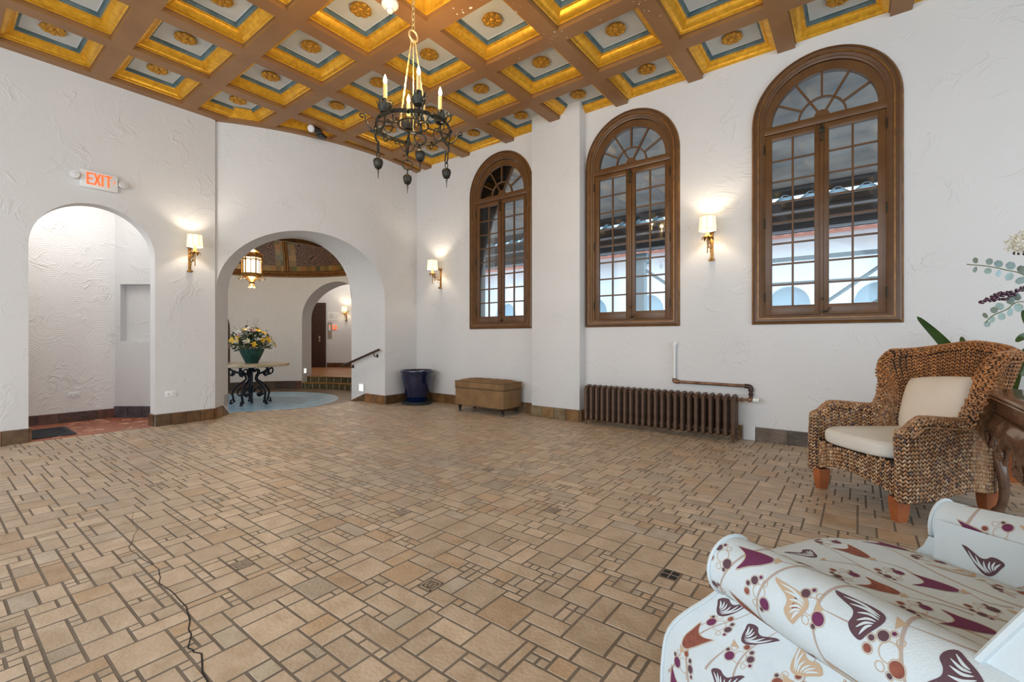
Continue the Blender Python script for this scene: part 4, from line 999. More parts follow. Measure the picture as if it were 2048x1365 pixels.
mb.build('white_riser', 'whitepaint', t)['label'] = 'white painted riser'
mb = MB(); mb.tube([pipe_x(-1.73, .60), pipe_x(-.99, .595)], .017, 12)
mb.tube(smoothpath([pipe_x(-1.765, .64), pipe_x(-1.765, .61), pipe_x(-1.755, .602), pipe_x(-1.71, .60)], 4), .024, 12)
mb.build('brown_run', 'pipe', t)
mb = MB(); mb.tube(smoothpath([pipe_x(-1.0, .595), pipe_x(-.955, .590), pipe_x(-.94, .57), pipe_x(-.94, .54)], 4), .025, 12); mb.tube([pipe_x(-.94, .54), pipe_x(-.94, .46)], .02, 12)
for z in (.545, .50): mb.tube([pipe_x(-.94, z), pipe_x(-.94, z+.012)], .028, 8)
mb.build('elbow', 'handrail', t)
t = thing('radiator_valve', (-.94, 5.46, .455), 0, 'brass radiator valve with a white knob at the right end of the radiator', 'valve')
mb = MB(); mb.tube([(-.10, -.06, 0), (-.07, -.05, 0), (-.02, -.01, 0), (.03, 0, 0)], .013, 10); mb.tube([(-.075, -.052, 0), (-.055, -.04, 0)], .022, 6); mb.ell((0, .0, 0), (.026, .026, .028), 12, 8); mb.tube([(0, 0, 0), (0, .06, .02)], .016, 8); mb.build('body', 'pipe', t)
mb = MB(); mb.tube([(.03, 0, 0), (.034, 0, 0), (.085, 0, 0), (.09, 0, 0)], [.018, .024, .024, .021], 16); mb.build('knob', 'switch', t)['label'] = 'white knob'

# ------------------------------------------------------------------ blue pot on a saucer
mb = MB(); mb.lathe([(0, .0), (.23, 0), (.265, .012), (.27, .05), (.255, .052), (.24, .03), (0, .03)], 48)
o = mb.build('plant_saucer', 'saucer'); o.location = (-6.03, 5.22, 0); tag(o, 'dark green glazed saucer under the blue pot in the corner', 'saucer')
t = thing('glazed_pot', (-6.03, 5.22, .031), 0, 'tall cobalt blue glazed pot of dry soil beside the large arch', 'plant pot')
mb = MB(); mb.lathe([(0, 0), (.15, 0), (.165, .02), (.20, .12), (.245, .28), (.27, .42), (.272, .49), (.278, .50), (.285, .52), (.283, .54), (.268, .545), (.26, .53), (.258, .48), (0, .47)], 64); mb.build('pot_body', 'potblue', t)
mb = MB()
def soilf(a, b):
    r_ = .257*b; q = 2*pi*a; return (r_*cos(q), r_*sin(q), .495+.012*sin(5*q)*b+.015*cos(9*b+q))
mb.grid(soilf, 40, 8); rr = random.Random(8)
for k in range(16):
    q, r_ = rr.uniform(0, 6.28), rr.uniform(.03, .22); p = Vector((r_*cos(q), r_*sin(q), .50)); mb.tube([p, p+Vector((rr.uniform(-.04, .04), rr.uniform(-.04, .04), rr.uniform(.02, .07)))], .003, 4)
mb.build('soil', 'soil', t)

# ------------------------------------------------------------------ suede storage ottoman
t = thing('storage_ottoman', (-4.475, 5.26, 0), 0, 'tan suede storage ottoman with button-tufted lid under the first window', 'ottoman')
hx, hy = .475, .215
mb = MB(); mb.rbox(-hx, hx, -hy, hy, .105, .365, .012); mb.build('body', 'suede', t)
mb = MB()
def lidf(a, b):
    x, y = lerp(-hx-.006, hx+.006, a), lerp(-hy-.006, hy+.006, b); e = min(1, 7*min(a, 1-a))*min(1, 4*min(b, 1-b)); u, v = a*6, b*3
    d = min((u-i)**2+((v-j)*1.0)**2 for i in range(1, 6) for j in range(1, 3)); return (x, y, .463+.042*e**.6-.035*math.exp(-d*14)*e)
mb.grid(lidf, 60, 30); mb.rbox(-hx-.006, hx+.006, -hy-.006, hy+.006, .372, .465, .012)
lid = mb.build('lid', 'suede', t)
mb = MB()
for z in (.464, .371): mb.tube([(-hx-.006, -hy-.006, z), (hx+.006, -hy-.006, z), (hx+.006, hy+.006, z), (-hx-.006, hy+.006, z)], .005, 6, closed=True)
mb.build('piping', 'suede_pipe', lid)
for k in range(10):
    i, j = k % 5+1, k//5+1; p = lidf(i/6, j/3); mb = MB(); mb.ell((p[0], p[1], p[2]+.004), (.012, .012, .006), 10, 5); mb.build('button', 'suede', lid)
for sx in (-1, 1):
    for sy in (-1, 1):
        mb = MB(); mb.lathe([(0, 0), (.017, 0), (.023, .01), (.020, .03), (.013, .036), (.019, .045), (.022, .06), (.034, .095), (.036, .105), (0, .105)], 16, (sx*(hx-.055), sy*(hy-.05), 0)); mb.build('leg', 'darkleg', t)

# ------------------------------------------------------------------ rotunda table, bowl, flowers, lantern
TB = (-9.42, 3.98, -.148)
t = thing('round_table', TB, 0, 'round marble-topped table on a scrolled black iron base under the large arch', 'table')
mb = MB(); mb.lathe([(0, .725), (.645, .725), (.66, .735), (.66, .775), (.65, .786), (0, .786)], 64); mb.build('tabletop', 'marble', t)
mb = MB(); mb.lathe([(0, 0), (.02, 0), (.024, .05), (.016, .1), (.02, .3), (.034, .33), (.02, .36), (.02, .6), (.04, .66), (.09, .72), (0, .725)], 16); mb.build('centre_post', 'irontable', t)
for k in range(5):
    a = 2*pi*k/5+.35; T = Matrix.Rotation(a, 4, 'Z'); mb = MB(); mb.T = T
    def sp(c, r0, r1, a0, a1, n, th=.014): mb.tube([(x, 0, z) for x, z in spiral(c, r0, r1, a0, a1, n)], th, 6, flat=1.4)
    P = smoothpath([(.30, .03), (.32, .12), (.33, .22), (.27, .33), (.17, .41), (.10, .47), (.13, .56), (.24, .60), (.36, .66), (.40, .715)], 6); mb.tube([(x, 0, z) for x, z in P], .018, 6, flat=1.3)
    sp((.335, .04), .045, .014, pi, -2.6, 16); sp((.33, .61), .10, .02, 1.6, -4.4, 26); sp((.17, .20), .12, .02, 2.9, -3.4, 28); sp((.09, .62), .07, .02, -1.4, 3.6, 18)
    mb.ell((.33, 0, .575), (.025, .02, .045), 8, 6); mb.ell((.18, 0, .17), (.022, .02, .04), 8, 6); mb.ell((.36, 0, .01), (.03, .03, .02), 8, 5)
    for q in range(7): p = P[4+q*6]; mb.ell((p[0]+.012, 0, p[1]), (.018, .016, .012), 6, 4)
    mb.build('scroll_bracket', 'irontable', t)
BZ = TB[2]+.787
t = thing('bronze_bowl', (TB[0], TB[1], BZ), 0, 'green patinated tapering bowl holding flowers on the round table', 'bowl')
mb = MB(); mb.lathe([(0, 0), (.105, 0), (.11, .01), (.15, .09), (.195, .19), (.215, .245), (.218, .27), (.20, .275), (.19, .24), (0, .20)], 40); mb.build('bowl_body', 'bronzepot', t)
t = thing('flower_arrangement', (TB[0], TB[1], BZ+.22), 0, 'big bouquet of yellow lilies, pink roses and bare twigs on the round table', 'flowers')
rr = random.Random(12)
def petalflower(mb, c, d, r_, n, mi, curl=.5):
    d = Vector(d).normalized(); x = d.orthogonal().normalized(); y = d.cross(x)
    for k in range(n):
        a = 2*pi*k/n+rr.uniform(-.2, .2); u = x*cos(a)+y*sin(a); s = d.cross(u); P = []
        for tt, wd, h in [(0, .15, 0), (.35, .55, .25), (.7, .5, .42), (1, .06, .42-curl*.3)]:
            q = Vector(c)+u*(r_*tt)+d*(r_*h); P += [q+s*(wd*r_*.45), q-s*(wd*r_*.45)+d*.001]
        mb.add(P, [(0, 1, 3, 2), (2, 3, 5, 4), (4, 5, 7, 6)], mi)
    mb.ell(Vector(c)+d*r_*.2, (r_*.16,)*3, 6, 4, mi)
def bdir(): 
    q = rr.uniform(0, 2*pi); e = rr.uniform(-.15, 1.45); return Vector((cos(q)*cos(e), sin(q)*cos(e), sin(e)))
def bpos(d, k=1.0): return Vector((d.x*.37*k, d.y*.37*k, .10+d.z*.34*k))
mb = MB()
for k in range(900):
    d = bdir(); c = bpos(d, rr.uniform(.45, 1.12)); u = Vector((rr.uniform(-1, 1), rr.uniform(-1, 1), rr.uniform(-.6, .8))).normalized(); s = u.cross(d)
    if s.length < .1: continue
    s.normalize(); L_ = rr.uniform(.05, .10); mb.add([c, c+u*L_*.5+s*L_*.22, c+u*L_, c+u*L_*.5-s*L_*.22], [(0, 1, 2, 3)])
tag(mb.build('foliage', 'darkleaf', t, fixn=False), kind='stuff')
camd = Vector((.92, -.39, .25)).normalized()
def facing():
    while True:
        d = bdir()
        if d.dot(camd) > .05: return d
for k in range(13):
    d = facing(); mb = MB(); petalflower(mb, bpos(d, 1.02), d+Vector((0, 0, .2)), rr.uniform(.058, .085), 6, 0); mb.build('yellow_lily', 'yellow', t, fixn=False)
for k in range(14):
    d = facing(); mb = MB(); c = bpos(d, 1.0); petalflower(mb, c, d, .04, 5, 0, 0); petalflower(mb, c+d*.006, d, .026, 4, 0, 0); mb.build('pink_rose', 'pink', t, fixn=False)
for k in range(8):
    d = facing(); mb = MB(); c = bpos(d, 1.03); petalflower(mb, c, d, .06, 7, 0, 0); petalflower(mb, c+d*.01, d, .04, 6, 0, 0); mb.build('cream_bloom', 'cream', t, fixn=False)
for k in range(8):
    d = facing(); d.z = abs(d.z)+.2; mb = MB(); c = bpos(d.normalized(), 1.05)
    for q in range(12): mb.ell(c+Vector((rr.gauss(0, .02), rr.gauss(0, .02), rr.gauss(0, .02))), (.012,)*3, 6, 4)
    mb.build('white_blossom', 'whitefl', t)
cr = Vector((.7951, .6065, 0))
for k, (sx, h) in enumerate([(-.36, .50), (-.28, .46), (-.16, .52), (-.06, .62), (.02, .40), (.07, .66), (.13, .64), (.34, .30), (.40, .22), (.43, .12), (-.34, .36)]):
    mb = MB(); P = []
    for i in range(9):
        q = i/8; P.append(tuple(cr*(sx*q**.8)+Vector((rr.uniform(-.012, .012), rr.uniform(-.05, .05)*q, h*q+rr.uniform(-.008, .008)))))
    mb.tube(P, [.006*(1-.6*i/8) for i in range(9)], 5)
    for i in range(3, 9):
        p = Vector(P[i]); e = p+Vector((rr.uniform(-.04, .04), rr.uniform(-.03, .03), rr.uniform(.0, .05))); mb.tube([p, e], .0018, 4)
        for q in (p, e, (p+e)/2): mb.ell(q, (.0055, .0055, .008), 5, 4, 1)
    mb.build('budding_twig', ['twig', 'whitefl'], t)
LZ = 2.13
t = thing('hanging_lantern', (-9.42, 3.98, LZ), 0, 'gilded six-sided lantern glowing above the round table in the rotunda', 'lantern')
def hexp(r_, z, off=0): return [(r_*cos(2*pi*i/6+off), r_*sin(2*pi*i/6+off), z) for i in range(6)]
mb = MB()
for (ra, za, rb, zb) in [(.155, .18, .165, .215), (.165, .215, .17, .26), (.17, .57, .185, .60), (.185, .60, .15, .66), (.15, .66, .06, .72)]:
    V = hexp(ra, za)+hexp(rb, zb); mb.add(V, [(i, (i+1) % 6, 6+(i+1) % 6, 6+i) for i in range(6)])
for i in range(6):
    a = 2*pi*i/6; mb.tube([(.175*cos(a), .175*sin(a), .20), (.175*cos(a), .175*sin(a), .64)], .011, 6)
    b = a+pi/6; r_ = .155
    mb.tube([(r_*cos(b), r_*sin(b), .25), (r_*cos(b), r_*sin(b), .58)], .007, 5)
    s = Vector((-sin(b), cos(b), 0)); c = Vector((r_*cos(b), r_*sin(b), 0))
    mb.tube([c+s*.085+Vector((0, 0, .50)), c+s*.05+Vector((0, 0, .535)), c+Vector((0, 0, .50)), c-s*.05+Vector((0, 0, .535)), c-s*.085+Vector((0, 0, .50))], .012, 5)
    mb.tube([c+s*.085+Vector((0, 0, .57)), c-s*.085+Vector((0, 0, .57))], .016, 5)
mb.build('frame', 'brass', t)
mb = MB(); V = hexp(.150, .25)+hexp(.150, .57); mb.add(V, [(i, (i+1) % 6, 6+(i+1) % 6, 6+i) for i in range(6)]+[(0, 1, 2, 3, 4, 5)]); mb.build('glass', 'glow_glass', t)
mb = MB(); mb.lathe([(0, -.02), (.02, 0), (.03, .03), (.05, .05), (.04, .08), (.07, .12), (.10, .15), (.15, .18), (0, .19)], 18)
for k in range(6):
    a = 2*pi*k/6; mb.T = Matrix.Rotation(a, 4, 'Z'); mb.tube([(x, 0, z) for x, z in smoothpath([(.13, .19), (.18, .21), (.23, .17)], 4)]+[(x, 0, z) for x, z in spiral((.20, .165), .035, .01, 0, -5, 16)], .006, 5)
    mb.tube([(.03, 0, .03), (.055, 0, -.01), (.06, 0, -.03)], [.01, .008, .002], 5)
mb.T = None; mb.build('finial', 'brass', t)
mb = MB(); mb.tube([(0, 0, .72), (0, 0, .80)], .012, 8)
for k in range(14): mb.tube([((.02*cos(q) if k % 2 else 0), (0 if k % 2 else .02*cos(q)), .82+k*.075+.045*sin(q)) for q in np.linspace(0, 2*pi, 12)[:-1]], .005, 5, closed=True)
mb.build('chain', 'brass', t)
point('lantern_lamp', (-9.42, 3.98, LZ-.06), 30, (1, .92, .80), .1)
point('lantern_lamp_upper', (-9.42, 3.98, LZ+.85), 60, (1, .74, .42), .08)

# ------------------------------------------------------------------ woven armchair
LT = []
def leaf_template():
    V = []; F = []
    rings = [(-.5, .0), (-.28, .80), (.05, 1.0), (.35, .62), (.5, 0)]; n = 5; V.append((0, -.5, 0))
    for t_, k in rings[1:-1]:
        for j in range(n): q = 2*pi*j/n; V.append((.5*k*cos(q), t_, .5*k*sin(q)))
    V.append((0, .5, 0))
    for j in range(n): F.append((0, 1+(j+1) % n, 1+j))
    for i in range(2):
        for j in range(n): a, b = 1+i*n+j, 1+i*n+(j+1) % n; F.append((a, b, b+n, a+n))
    for j in range(n): F.append((1+2*n+j, 1+2*n+(j+1) % n, 1+3*n))
    return np.array(V), F
LV, LF = leaf_template()
class Weave:
    def __init__(s): s.V = []; s.C = []; s.n = 0; s.rng = random.Random(21)
    def put(s, c, ax, side, nrm, L_, w_, th, col):
        v = c+np.outer(LV[:, 0]*w_, side)+np.outer(LV[:, 1]*L_, ax)+np.outer(LV[:, 2]*th, nrm); s.V.append(v); s.C.append(col); s.n += 1
    def cover(s, fn, la, lbf, pa=.029, pb=.024, warm=0, outward=1, sgn=1, wf=None):
        """columns of V-shaped braid stitches over fn(a, b)"""
        na = max(1, int(round(la/pa))); AS = [la*(i+.5)/na for i in range(na)]; wa0 = la/na
        if wf:
            AS = []; a = pa*.5
            while a < la: AS.append(a); a += pa/wf(a)
            wa0 = pa
        for a in AS:
            lb = lbf(a); nb_ = int(round(lb/pb))
            if nb_ < 1: continue
            tone = s.rng.uniform(.85, 1.12)
            for j in range(nb_):
                b = pb*(j+.5); e = .004
                p = np.array(fn(a, b)); pa_ = np.array(fn(a+e, b))-np.array(fn(a-e, b)); pb_ = np.array(fn(a, b+e))-np.array(fn(a, b-e))
                B = pb_/(np.linalg.norm(pb_)+1e-9); pa_ = pa_-B*np.dot(pa_, B); A = pa_/(np.linalg.norm(pa_)+1e-9); Nn = np.cross(A, B)*outward; Nn /= np.linalg.norm(Nn)+1e-9
                wa = wa0
                for sd in (-1, 1):
                    ax = B*sgn*.86+A*sd*.5; ax /= np.linalg.norm(ax); side = np.cross(Nn, ax); q = s.rng.random(); m = tone*s.rng.uniform(.62, 1.22)
                    base = (.52, .30, .15) if q < .5 else ((.66, .47, .30) if q < .82 else ((.30, .17, .10) if q < .94 else (.17, .13, .14)))
                    wk = warm(p) if callable(warm) else warm
                    col = tuple(x*m*(1-wk)+y*m*wk for x, y in zip(base, (.50, .20, .05)))
                    s.put(p+A*sd*wa*.25+Nn*.003, ax, side, Nn, wa*1.12, wa*.50, wa*.46, col)
    def build(s, name, parent):
        V = np.concatenate(s.V); nv = len(LV); F = []; base = [tuple(f) for f in LF]
        for k in range(s.n): o_ = k*nv; F.extend([tuple(i+o_ for i in f) for f in base])
        me = bpy.data.meshes.new(name); me.from_pydata(V.tolist(), [], F); me.materials.append(M['weave'])
        ca = me.color_attributes.new('tint', 'FLOAT_COLOR', 'POINT'); c = np.repeat(np.array([(*c, 1) for c in s.C], np.float32), nv, axis=0); ca.data.foreach_set('color', c.ravel())
        me.shade_smooth(); me.update(); o = bpy.data.objects.new(name, me); COL.objects.link(o); o.parent = parent; return o
chairp = (.02-(-.80)*.0+.36, 3.94+.27, 0)     # centre of the seat
CH = thing('wicker_armchair', (.269, 4.138, 0), 0, 'woven brown wicker wing armchair facing left beside the carved console', 'armchair')
CH.rotation_euler = (0, 0, atan2(.80, .60)+pi/2*0)
fwd = Vector((-.74, -.67)); CH.rotation_euler[2] = atan2(fwd.y, fwd.x)-pi/2     # local +y = forward
CH.scale = (.93, 1, 1)
path = smoothpath([(-.375, .40), (-.372, .20), (-.348, .0), (-.312, -.17), (-.255, -.31), (-.155, -.385), (0, -.405), (.155, -.385), (.255, -.31), (.312, -.17), (.348, .0), (.372, .20), (.375, .40)], 10)
PL = [0]
for p, q in zip(path[:-1], path[1:]): PL.append(PL[-1]+math.dist(p, q))
LTOT = PL[-1]
def pathat(a):
    a = min(max(a, 0), LTOT-1e-6); i = 0
    lo, hi = 0, len(PL)-1
    while hi-lo > 1:
        m = (lo+hi)//2
        if PL[m] <= a: lo = m
        else: hi = m
    t_ = (a-PL[lo])/(PL[lo+1]-PL[lo]); p, q = path[lo], path[lo+1]; x, y = lerp(p[0], q[0], t_), lerp(p[1], q[1], t_)
    dx, dy = q[0]-p[0], q[1]-p[1]; L_ = math.hypot(dx, dy); return x, y, dy/L_*-1, dx/L_     # left-hand normal
def sst(x): x = min(max(x, 0), 1); return x*x*(3-2*x)
def Ttop(a):
    u = min(a, LTOT-a)
    if u < .12: z = lerp(.575, .645, sst(u/.12)**.8)
    elif u < .42: z = lerp(.645, .625, sst((u-.12)/.3))
    elif u < .60: z = lerp(.625, 1.035, sst((u-.42)/.18))
    else: z = lerp(1.035, 1.10, sst((u-.60)/.45))
    return z
def zbot(a):
    u = min(a, LTOT-a); return .135+.05*math.exp(-((u-.40)/.2)**2)+(.04*math.exp(-((a-LTOT/2)/.2)**2))
def warp(x, y, z, u):
    k = sst((u-.34)/.25)                       # wings and back lean, wings flare
    hz = max(0, z-.42)
    y2 = y-k*.16*hz
    if u < .85: y2 += .085*sst((z-.72)/.25)*math.exp(-((u-.50)/.13)**2)
    x2 = x*(1+.27*sst((z-.6)/.45)*sst((u-.36)/.12))
    x2 *= 1+.035*sin(min(1, z/.5)*pi)*(1-k)
    return (x2, y2, z)
TH = .075
SHR = [0]
def shell(a, b):
    """b runs up the outside, over the roll and down the inside"""
    x, y, nx, ny = pathat(a); u = min(a, LTOT-a); r_ = TH/2+.012; T_ = Ttop(a)-r_; zb_ = zbot(a); Lo = T_-zb_; Lr = pi*r_
    e_ = SHR[0]
    # the left-hand normal of the path points into the seat
    if b < Lo: off, z = -TH/2-.004+e_, zb_+b
    elif b < Lo+Lr: q = (b-Lo)/r_; off, z = -(r_-e_)*cos(q), T_+(r_-e_)*sin(q)
    else: off, z = TH/2-e_, T_-(b-Lo-Lr)
    # normal sign: outside is away from the chair centre
    s_ = 1 if (nx*(-x)+ny*(-y)) > 0 else -1
    X, Y = x+nx*off*s_, y+ny*off*s_
    return warp(X, Y, z, u)
def shell_len(a): 
    r_ = TH/2+.012; T_ = Ttop(a)-r_; return (T_-zbot(a))+pi*r_+(T_-.36)
W = Weave(); W2 = Weave()
def warmf(p): return .75*sst((p[2]-.55)/.3)*(.5+.5*sst((.1-p[1])/.2))+.1
W.cover(shell, LTOT, shell_len, warm=warmf, outward=-1, wf=lambda a: min(4, sqrt(1+((Ttop(a+.01)-Ttop(a-.01))/.02*1.0)**2)))
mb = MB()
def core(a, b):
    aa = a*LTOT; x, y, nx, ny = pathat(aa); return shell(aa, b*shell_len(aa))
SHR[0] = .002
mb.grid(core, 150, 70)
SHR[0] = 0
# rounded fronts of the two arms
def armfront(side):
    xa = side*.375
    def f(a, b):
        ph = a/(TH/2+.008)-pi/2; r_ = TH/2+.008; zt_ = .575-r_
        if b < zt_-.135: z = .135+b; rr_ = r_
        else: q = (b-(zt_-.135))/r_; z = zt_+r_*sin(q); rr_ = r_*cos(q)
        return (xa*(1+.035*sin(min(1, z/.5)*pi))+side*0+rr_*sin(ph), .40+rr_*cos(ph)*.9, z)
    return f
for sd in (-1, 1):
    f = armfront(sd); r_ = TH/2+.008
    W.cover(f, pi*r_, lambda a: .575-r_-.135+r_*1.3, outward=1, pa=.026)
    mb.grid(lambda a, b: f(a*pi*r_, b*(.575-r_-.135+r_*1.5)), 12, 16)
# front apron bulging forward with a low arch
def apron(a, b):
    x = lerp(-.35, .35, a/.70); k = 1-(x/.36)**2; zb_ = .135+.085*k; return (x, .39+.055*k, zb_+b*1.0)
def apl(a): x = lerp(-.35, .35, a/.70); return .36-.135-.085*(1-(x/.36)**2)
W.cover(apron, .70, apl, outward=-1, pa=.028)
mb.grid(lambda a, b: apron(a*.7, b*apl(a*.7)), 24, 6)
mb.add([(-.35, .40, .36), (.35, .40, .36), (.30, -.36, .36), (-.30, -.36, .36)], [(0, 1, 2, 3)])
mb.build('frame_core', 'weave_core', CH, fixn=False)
W.build('woven_body', CH)
# braided ropes over the arm and wing edges
WB = Weave()
def rope(fn, L_, off=0):
    n_ = int(L_/.016)
    for i in range(n_):
        a = L_*(i+.5)/n_; p = np.array(fn(a)); q = np.array(fn(min(L_, a+.004))); t_ = q-np.array(fn(max(0, a-.004))); t_ /= np.linalg.norm(t_)+1e-9
        up = np.array((0, 0, 1.)) if abs(t_[2]) < .8 else np.array((0, 1., 0)); s_ = np.cross(t_, up); s_ /= np.linalg.norm(s_); n3 = np.cross(s_, t_)
        for sd in (-1, 1):
            ax = t_*.8+s_*sd*.6; ax /= np.linalg.norm(ax); m = WB.rng.uniform(.7, 1.2); wk = warmf(p); c = tuple((x*(1-wk)+y*wk)*m for x, y in zip((.52, .33, .19), (.50, .22, .07)))
            WB.put(p+s_*sd*.008, ax, np.cross(n3, ax), n3, .034, .017, .016, c)
def edge(off_b):
    def f(a):
        aa = a+.02; r_ = TH/2+.012; T_ = Ttop(aa)-r_; Lo = T_-zbot(aa); return np.array(shell(aa, Lo+off_b))
    return f
rope(edge(-.01), LTOT-.04); rope(edge(pi*(TH/2+.012)*.5), LTOT-.04)
WB.build('braided_edge', CH)
for sx, sy in ((-1, 1), (1, 1), (-1, -1), (1, -1)):
    x, y = sx*(.335 if sy > 0 else .235), (.385 if sy > 0 else -.32)
    mb = MB(); V = []
    for z, h in ((.15, .040), (.12, .040), (.06, .036), (0, .028)):
        V += [(x-h, y-h, z), (x+h, y-h, z), (x+h*.9, y+h, z), (x-h*.9, y+h, z)]
    F = [(12, 13, 14, 15)]+[(i*4+j, i*4+(j+1) % 4, i*4+4+(j+1) % 4, i*4+4+j) for i in range(3) for j in range(4)]
    mb.add(V, F); mb.build('leg', 'legorange', CH)
def pillow_mesh(hx_, hy_, hz_, pw=.55, n=28, crown=1.0):
    mb = MB()
    for s_ in (1, -1):
        def f(a, b):
            u, v = a*2-1, b*2-1; e = max(0, (1-u**4)*(1-v**4))**pw; return (u*hx_*(1-.05*v*v), v*hy_*(1-.05*u*u), s_*hz_*e)
        mb.grid(f, n, n, flip=s_ < 0)
    return mb
# cushions are separate things resting in the chair
cm = CH.matrix_basis.copy()
CM = Matrix.Translation(CH.location) @ Matrix.Rotation(CH.rotation_euler[2], 4, 'Z')
sc_ = thing('seat_cushion', tuple(CM @ Vector((0, .055, .365))), CH.rotation_euler[2], 'pale cream box seat cushion in the wicker armchair', 'cushion')
mb = MB()
def sq(a, b):
    q = 2*pi*a; p_ = 2/5; cx = math.copysign(abs(cos(q))**p_, cos(q)); cy = math.copysign(abs(sin(q))**p_, sin(q)); v = b*2-1
    k = 1-.10*abs(v)**3; z = .05+.05*math.sin(v*pi/2); return (cx*.30*k*(1-.12*(1-cy)/2)*(1+.02*cy), cy*.375*k*(1-.10*(1 if cy < 0 else 0)*0)+(.03*(1-cx*cx) if cy > 0 else 0), z)
mb.grid(sq, 72, 10)
def sqt(s_):
    def f(a, b):
        x, y, _ = sq(a, 1 if s_ > 0 else 0); z = .10 if s_ > 0 else 0; return (x*b, y*b, z+s_*.022*(1-b**4)*(1 if s_ > 0 else 0))
    return f
mb.grid(sqt(1), 72, 10); mb.grid(sqt(-1), 72, 3); mb.build('cover', 'seatcush', sc_)
mb = MB(); mb.tube([tuple(Vector(sq(i/72, .93))*1.004) for i in range(72)], .003, 5, closed=True); mb.build('piping', 'seatcush', sc_)
o = pillow_mesh(.225, .205, .07).build('throw_pillow', 'cushion')
o.matrix_basis = CM @ Matrix.Translation((-.02, -.17, .665)) @ Matrix.Rotation(R(6), 4, 'Y') @ Matrix.Rotation(R(90+20), 4, 'X')
tag(o, 'square cream throw pillow leaning on the back of the wicker armchair', 'cushion')

# ------------------------------------------------------------------ carved console table
t = thing('console_table', (.928, 3.317, 0), 0, 'dark polished console table with carved shell apron and cabriole legs', 'table'); t.scale = (1, 1, 1.026)
def K(x, y, z): return (x-.93, y-3.5, z)
mb = MB(); x0, x1, y0, y1 = .615, 1.25, 2.62, 4.36
for ins, za, zb in ((.0, .766, .780), (.012, .754, .766), (.004, .742, .754), (.028, .730, .742)):
    a_ = K(x0+ins, y0+ins, za); b_ = K(x1-ins, y1-ins, zb); mb.rbox(a_[0], b_[0], a_[1], b_[1], za, zb, .005)
mb.build('tabletop', 'consolewood', t)
mb = MB()
a_, b_ = K(.664, 2.67, .60), K(1.21, 4.31, .735); mb.box(a_[0], b_[0], a_[1], b_[1], .60, .735)
mb.build('frieze', 'consolewood', t)
def zl(s, L_):
    """scalloped lower edge along a side of length L_"""
    u = s/L_; c = abs(u-.5)*2
    z = .50-.06*math.exp(-((c-.88)/.05)**2)+.045*math.exp(-((c-.70)/.07)**2)-.10*math.exp(-((c-.46)/.055)**2)+.03*math.exp(-((c-.28)/.07)**2)-.11*math.exp(-(c/.10)**2)
    return z
def apronside(P, L_, name):
    mb = MB()
    def f(a, b):
        s = a*L_; zt_ = .64; z = lerp(zt_, zl(s, L_), b); bulge = .035*sin(b*pi*.9)+.012
        return P(s, bulge+.0, z)
    mb.grid(f, 120, 12)
    mb.grid(lambda a, b: P(a*L_, -.012, lerp(.64, zl(a*L_, L_), b)), 120, 3)
    mb.tube([P(i/120*L_, .020, zl(i/120*L_, L_)) for i in range(121)], .010, 8)
    mb.tube([P(i/120*L_, .016, zl(i/120*L_, L_)+.02) for i in range(121)], .005, 6)
    mb.tube([P(i/20*L_, .012, .64) for i in range(21)], .008, 6)
    pn = mb.build(name, 'consolewood', t)
    # shells
    for cc in (.5, .27, .73, .06, .94):
        mb = MB(); s0_ = cc*L_; zc_ = zl(s0_, L_)+.075
        for k in range(9):
            a = R(-90+lerp(-70, 70, k/8)); Lr = .065 if cc == .5 else .055
            mb.tube([P(s0_+.012*cos(a), .045, zc_+.012*sin(a)), P(s0_+Lr*.6*cos(a), .052, zc_+Lr*.6*sin(a)), P(s0_+Lr*cos(a), .034, zc_+Lr*sin(a))], [.004, .009, .006], 6)
        for sd in (-1, 1):
            mb.tube([P(s0_+sd*(.055+x), .045, zc_+z) for x, z in spiral((0, .0), .028, .008, -1.2, 3.8, 16)], .006, 6)
        mb.build('carved_shell', 'consolewood', pn)
apronside(lambda s, d, z: K(.668-d, 2.66+s, z), 1.655, 'carved_apron')
apronside(lambda s, d, z: K(.66+s, 4.312+d, z), .55, 'carved_apron')
for lx, ly, sx, sy in ((.695, 4.285, -1, 1), (1.17, 4.265, 1, 1), (.705, 2.70, -1, -1), (1.17, 2.70, 1, -1)):
    mb = MB(); P = []; rs = []
    for z, d, r_ in ((.62, .0, .040), (.55, .018, .046), (.48, .024, .045), (.40, .012, .038), (.28, -.012, .030), (.16, -.020, .024), (.07, -.008, .022), (.03, .008, .028), (.0, .014, .030)):
        P.append(K(lx+sx*d, ly+sy*d, z)); rs.append(r_)
    mb.tube(smoothpath(P, 4), [r2 for r1, r0 in zip(rs[:-1], rs[1:]) for r2 in (r1, lerp(r1, r0, .25), lerp(r1, r0, .5), lerp(r1, r0, .75))]+[rs[-1]], 12)
    mb.build('leg', 'consolewood', t)

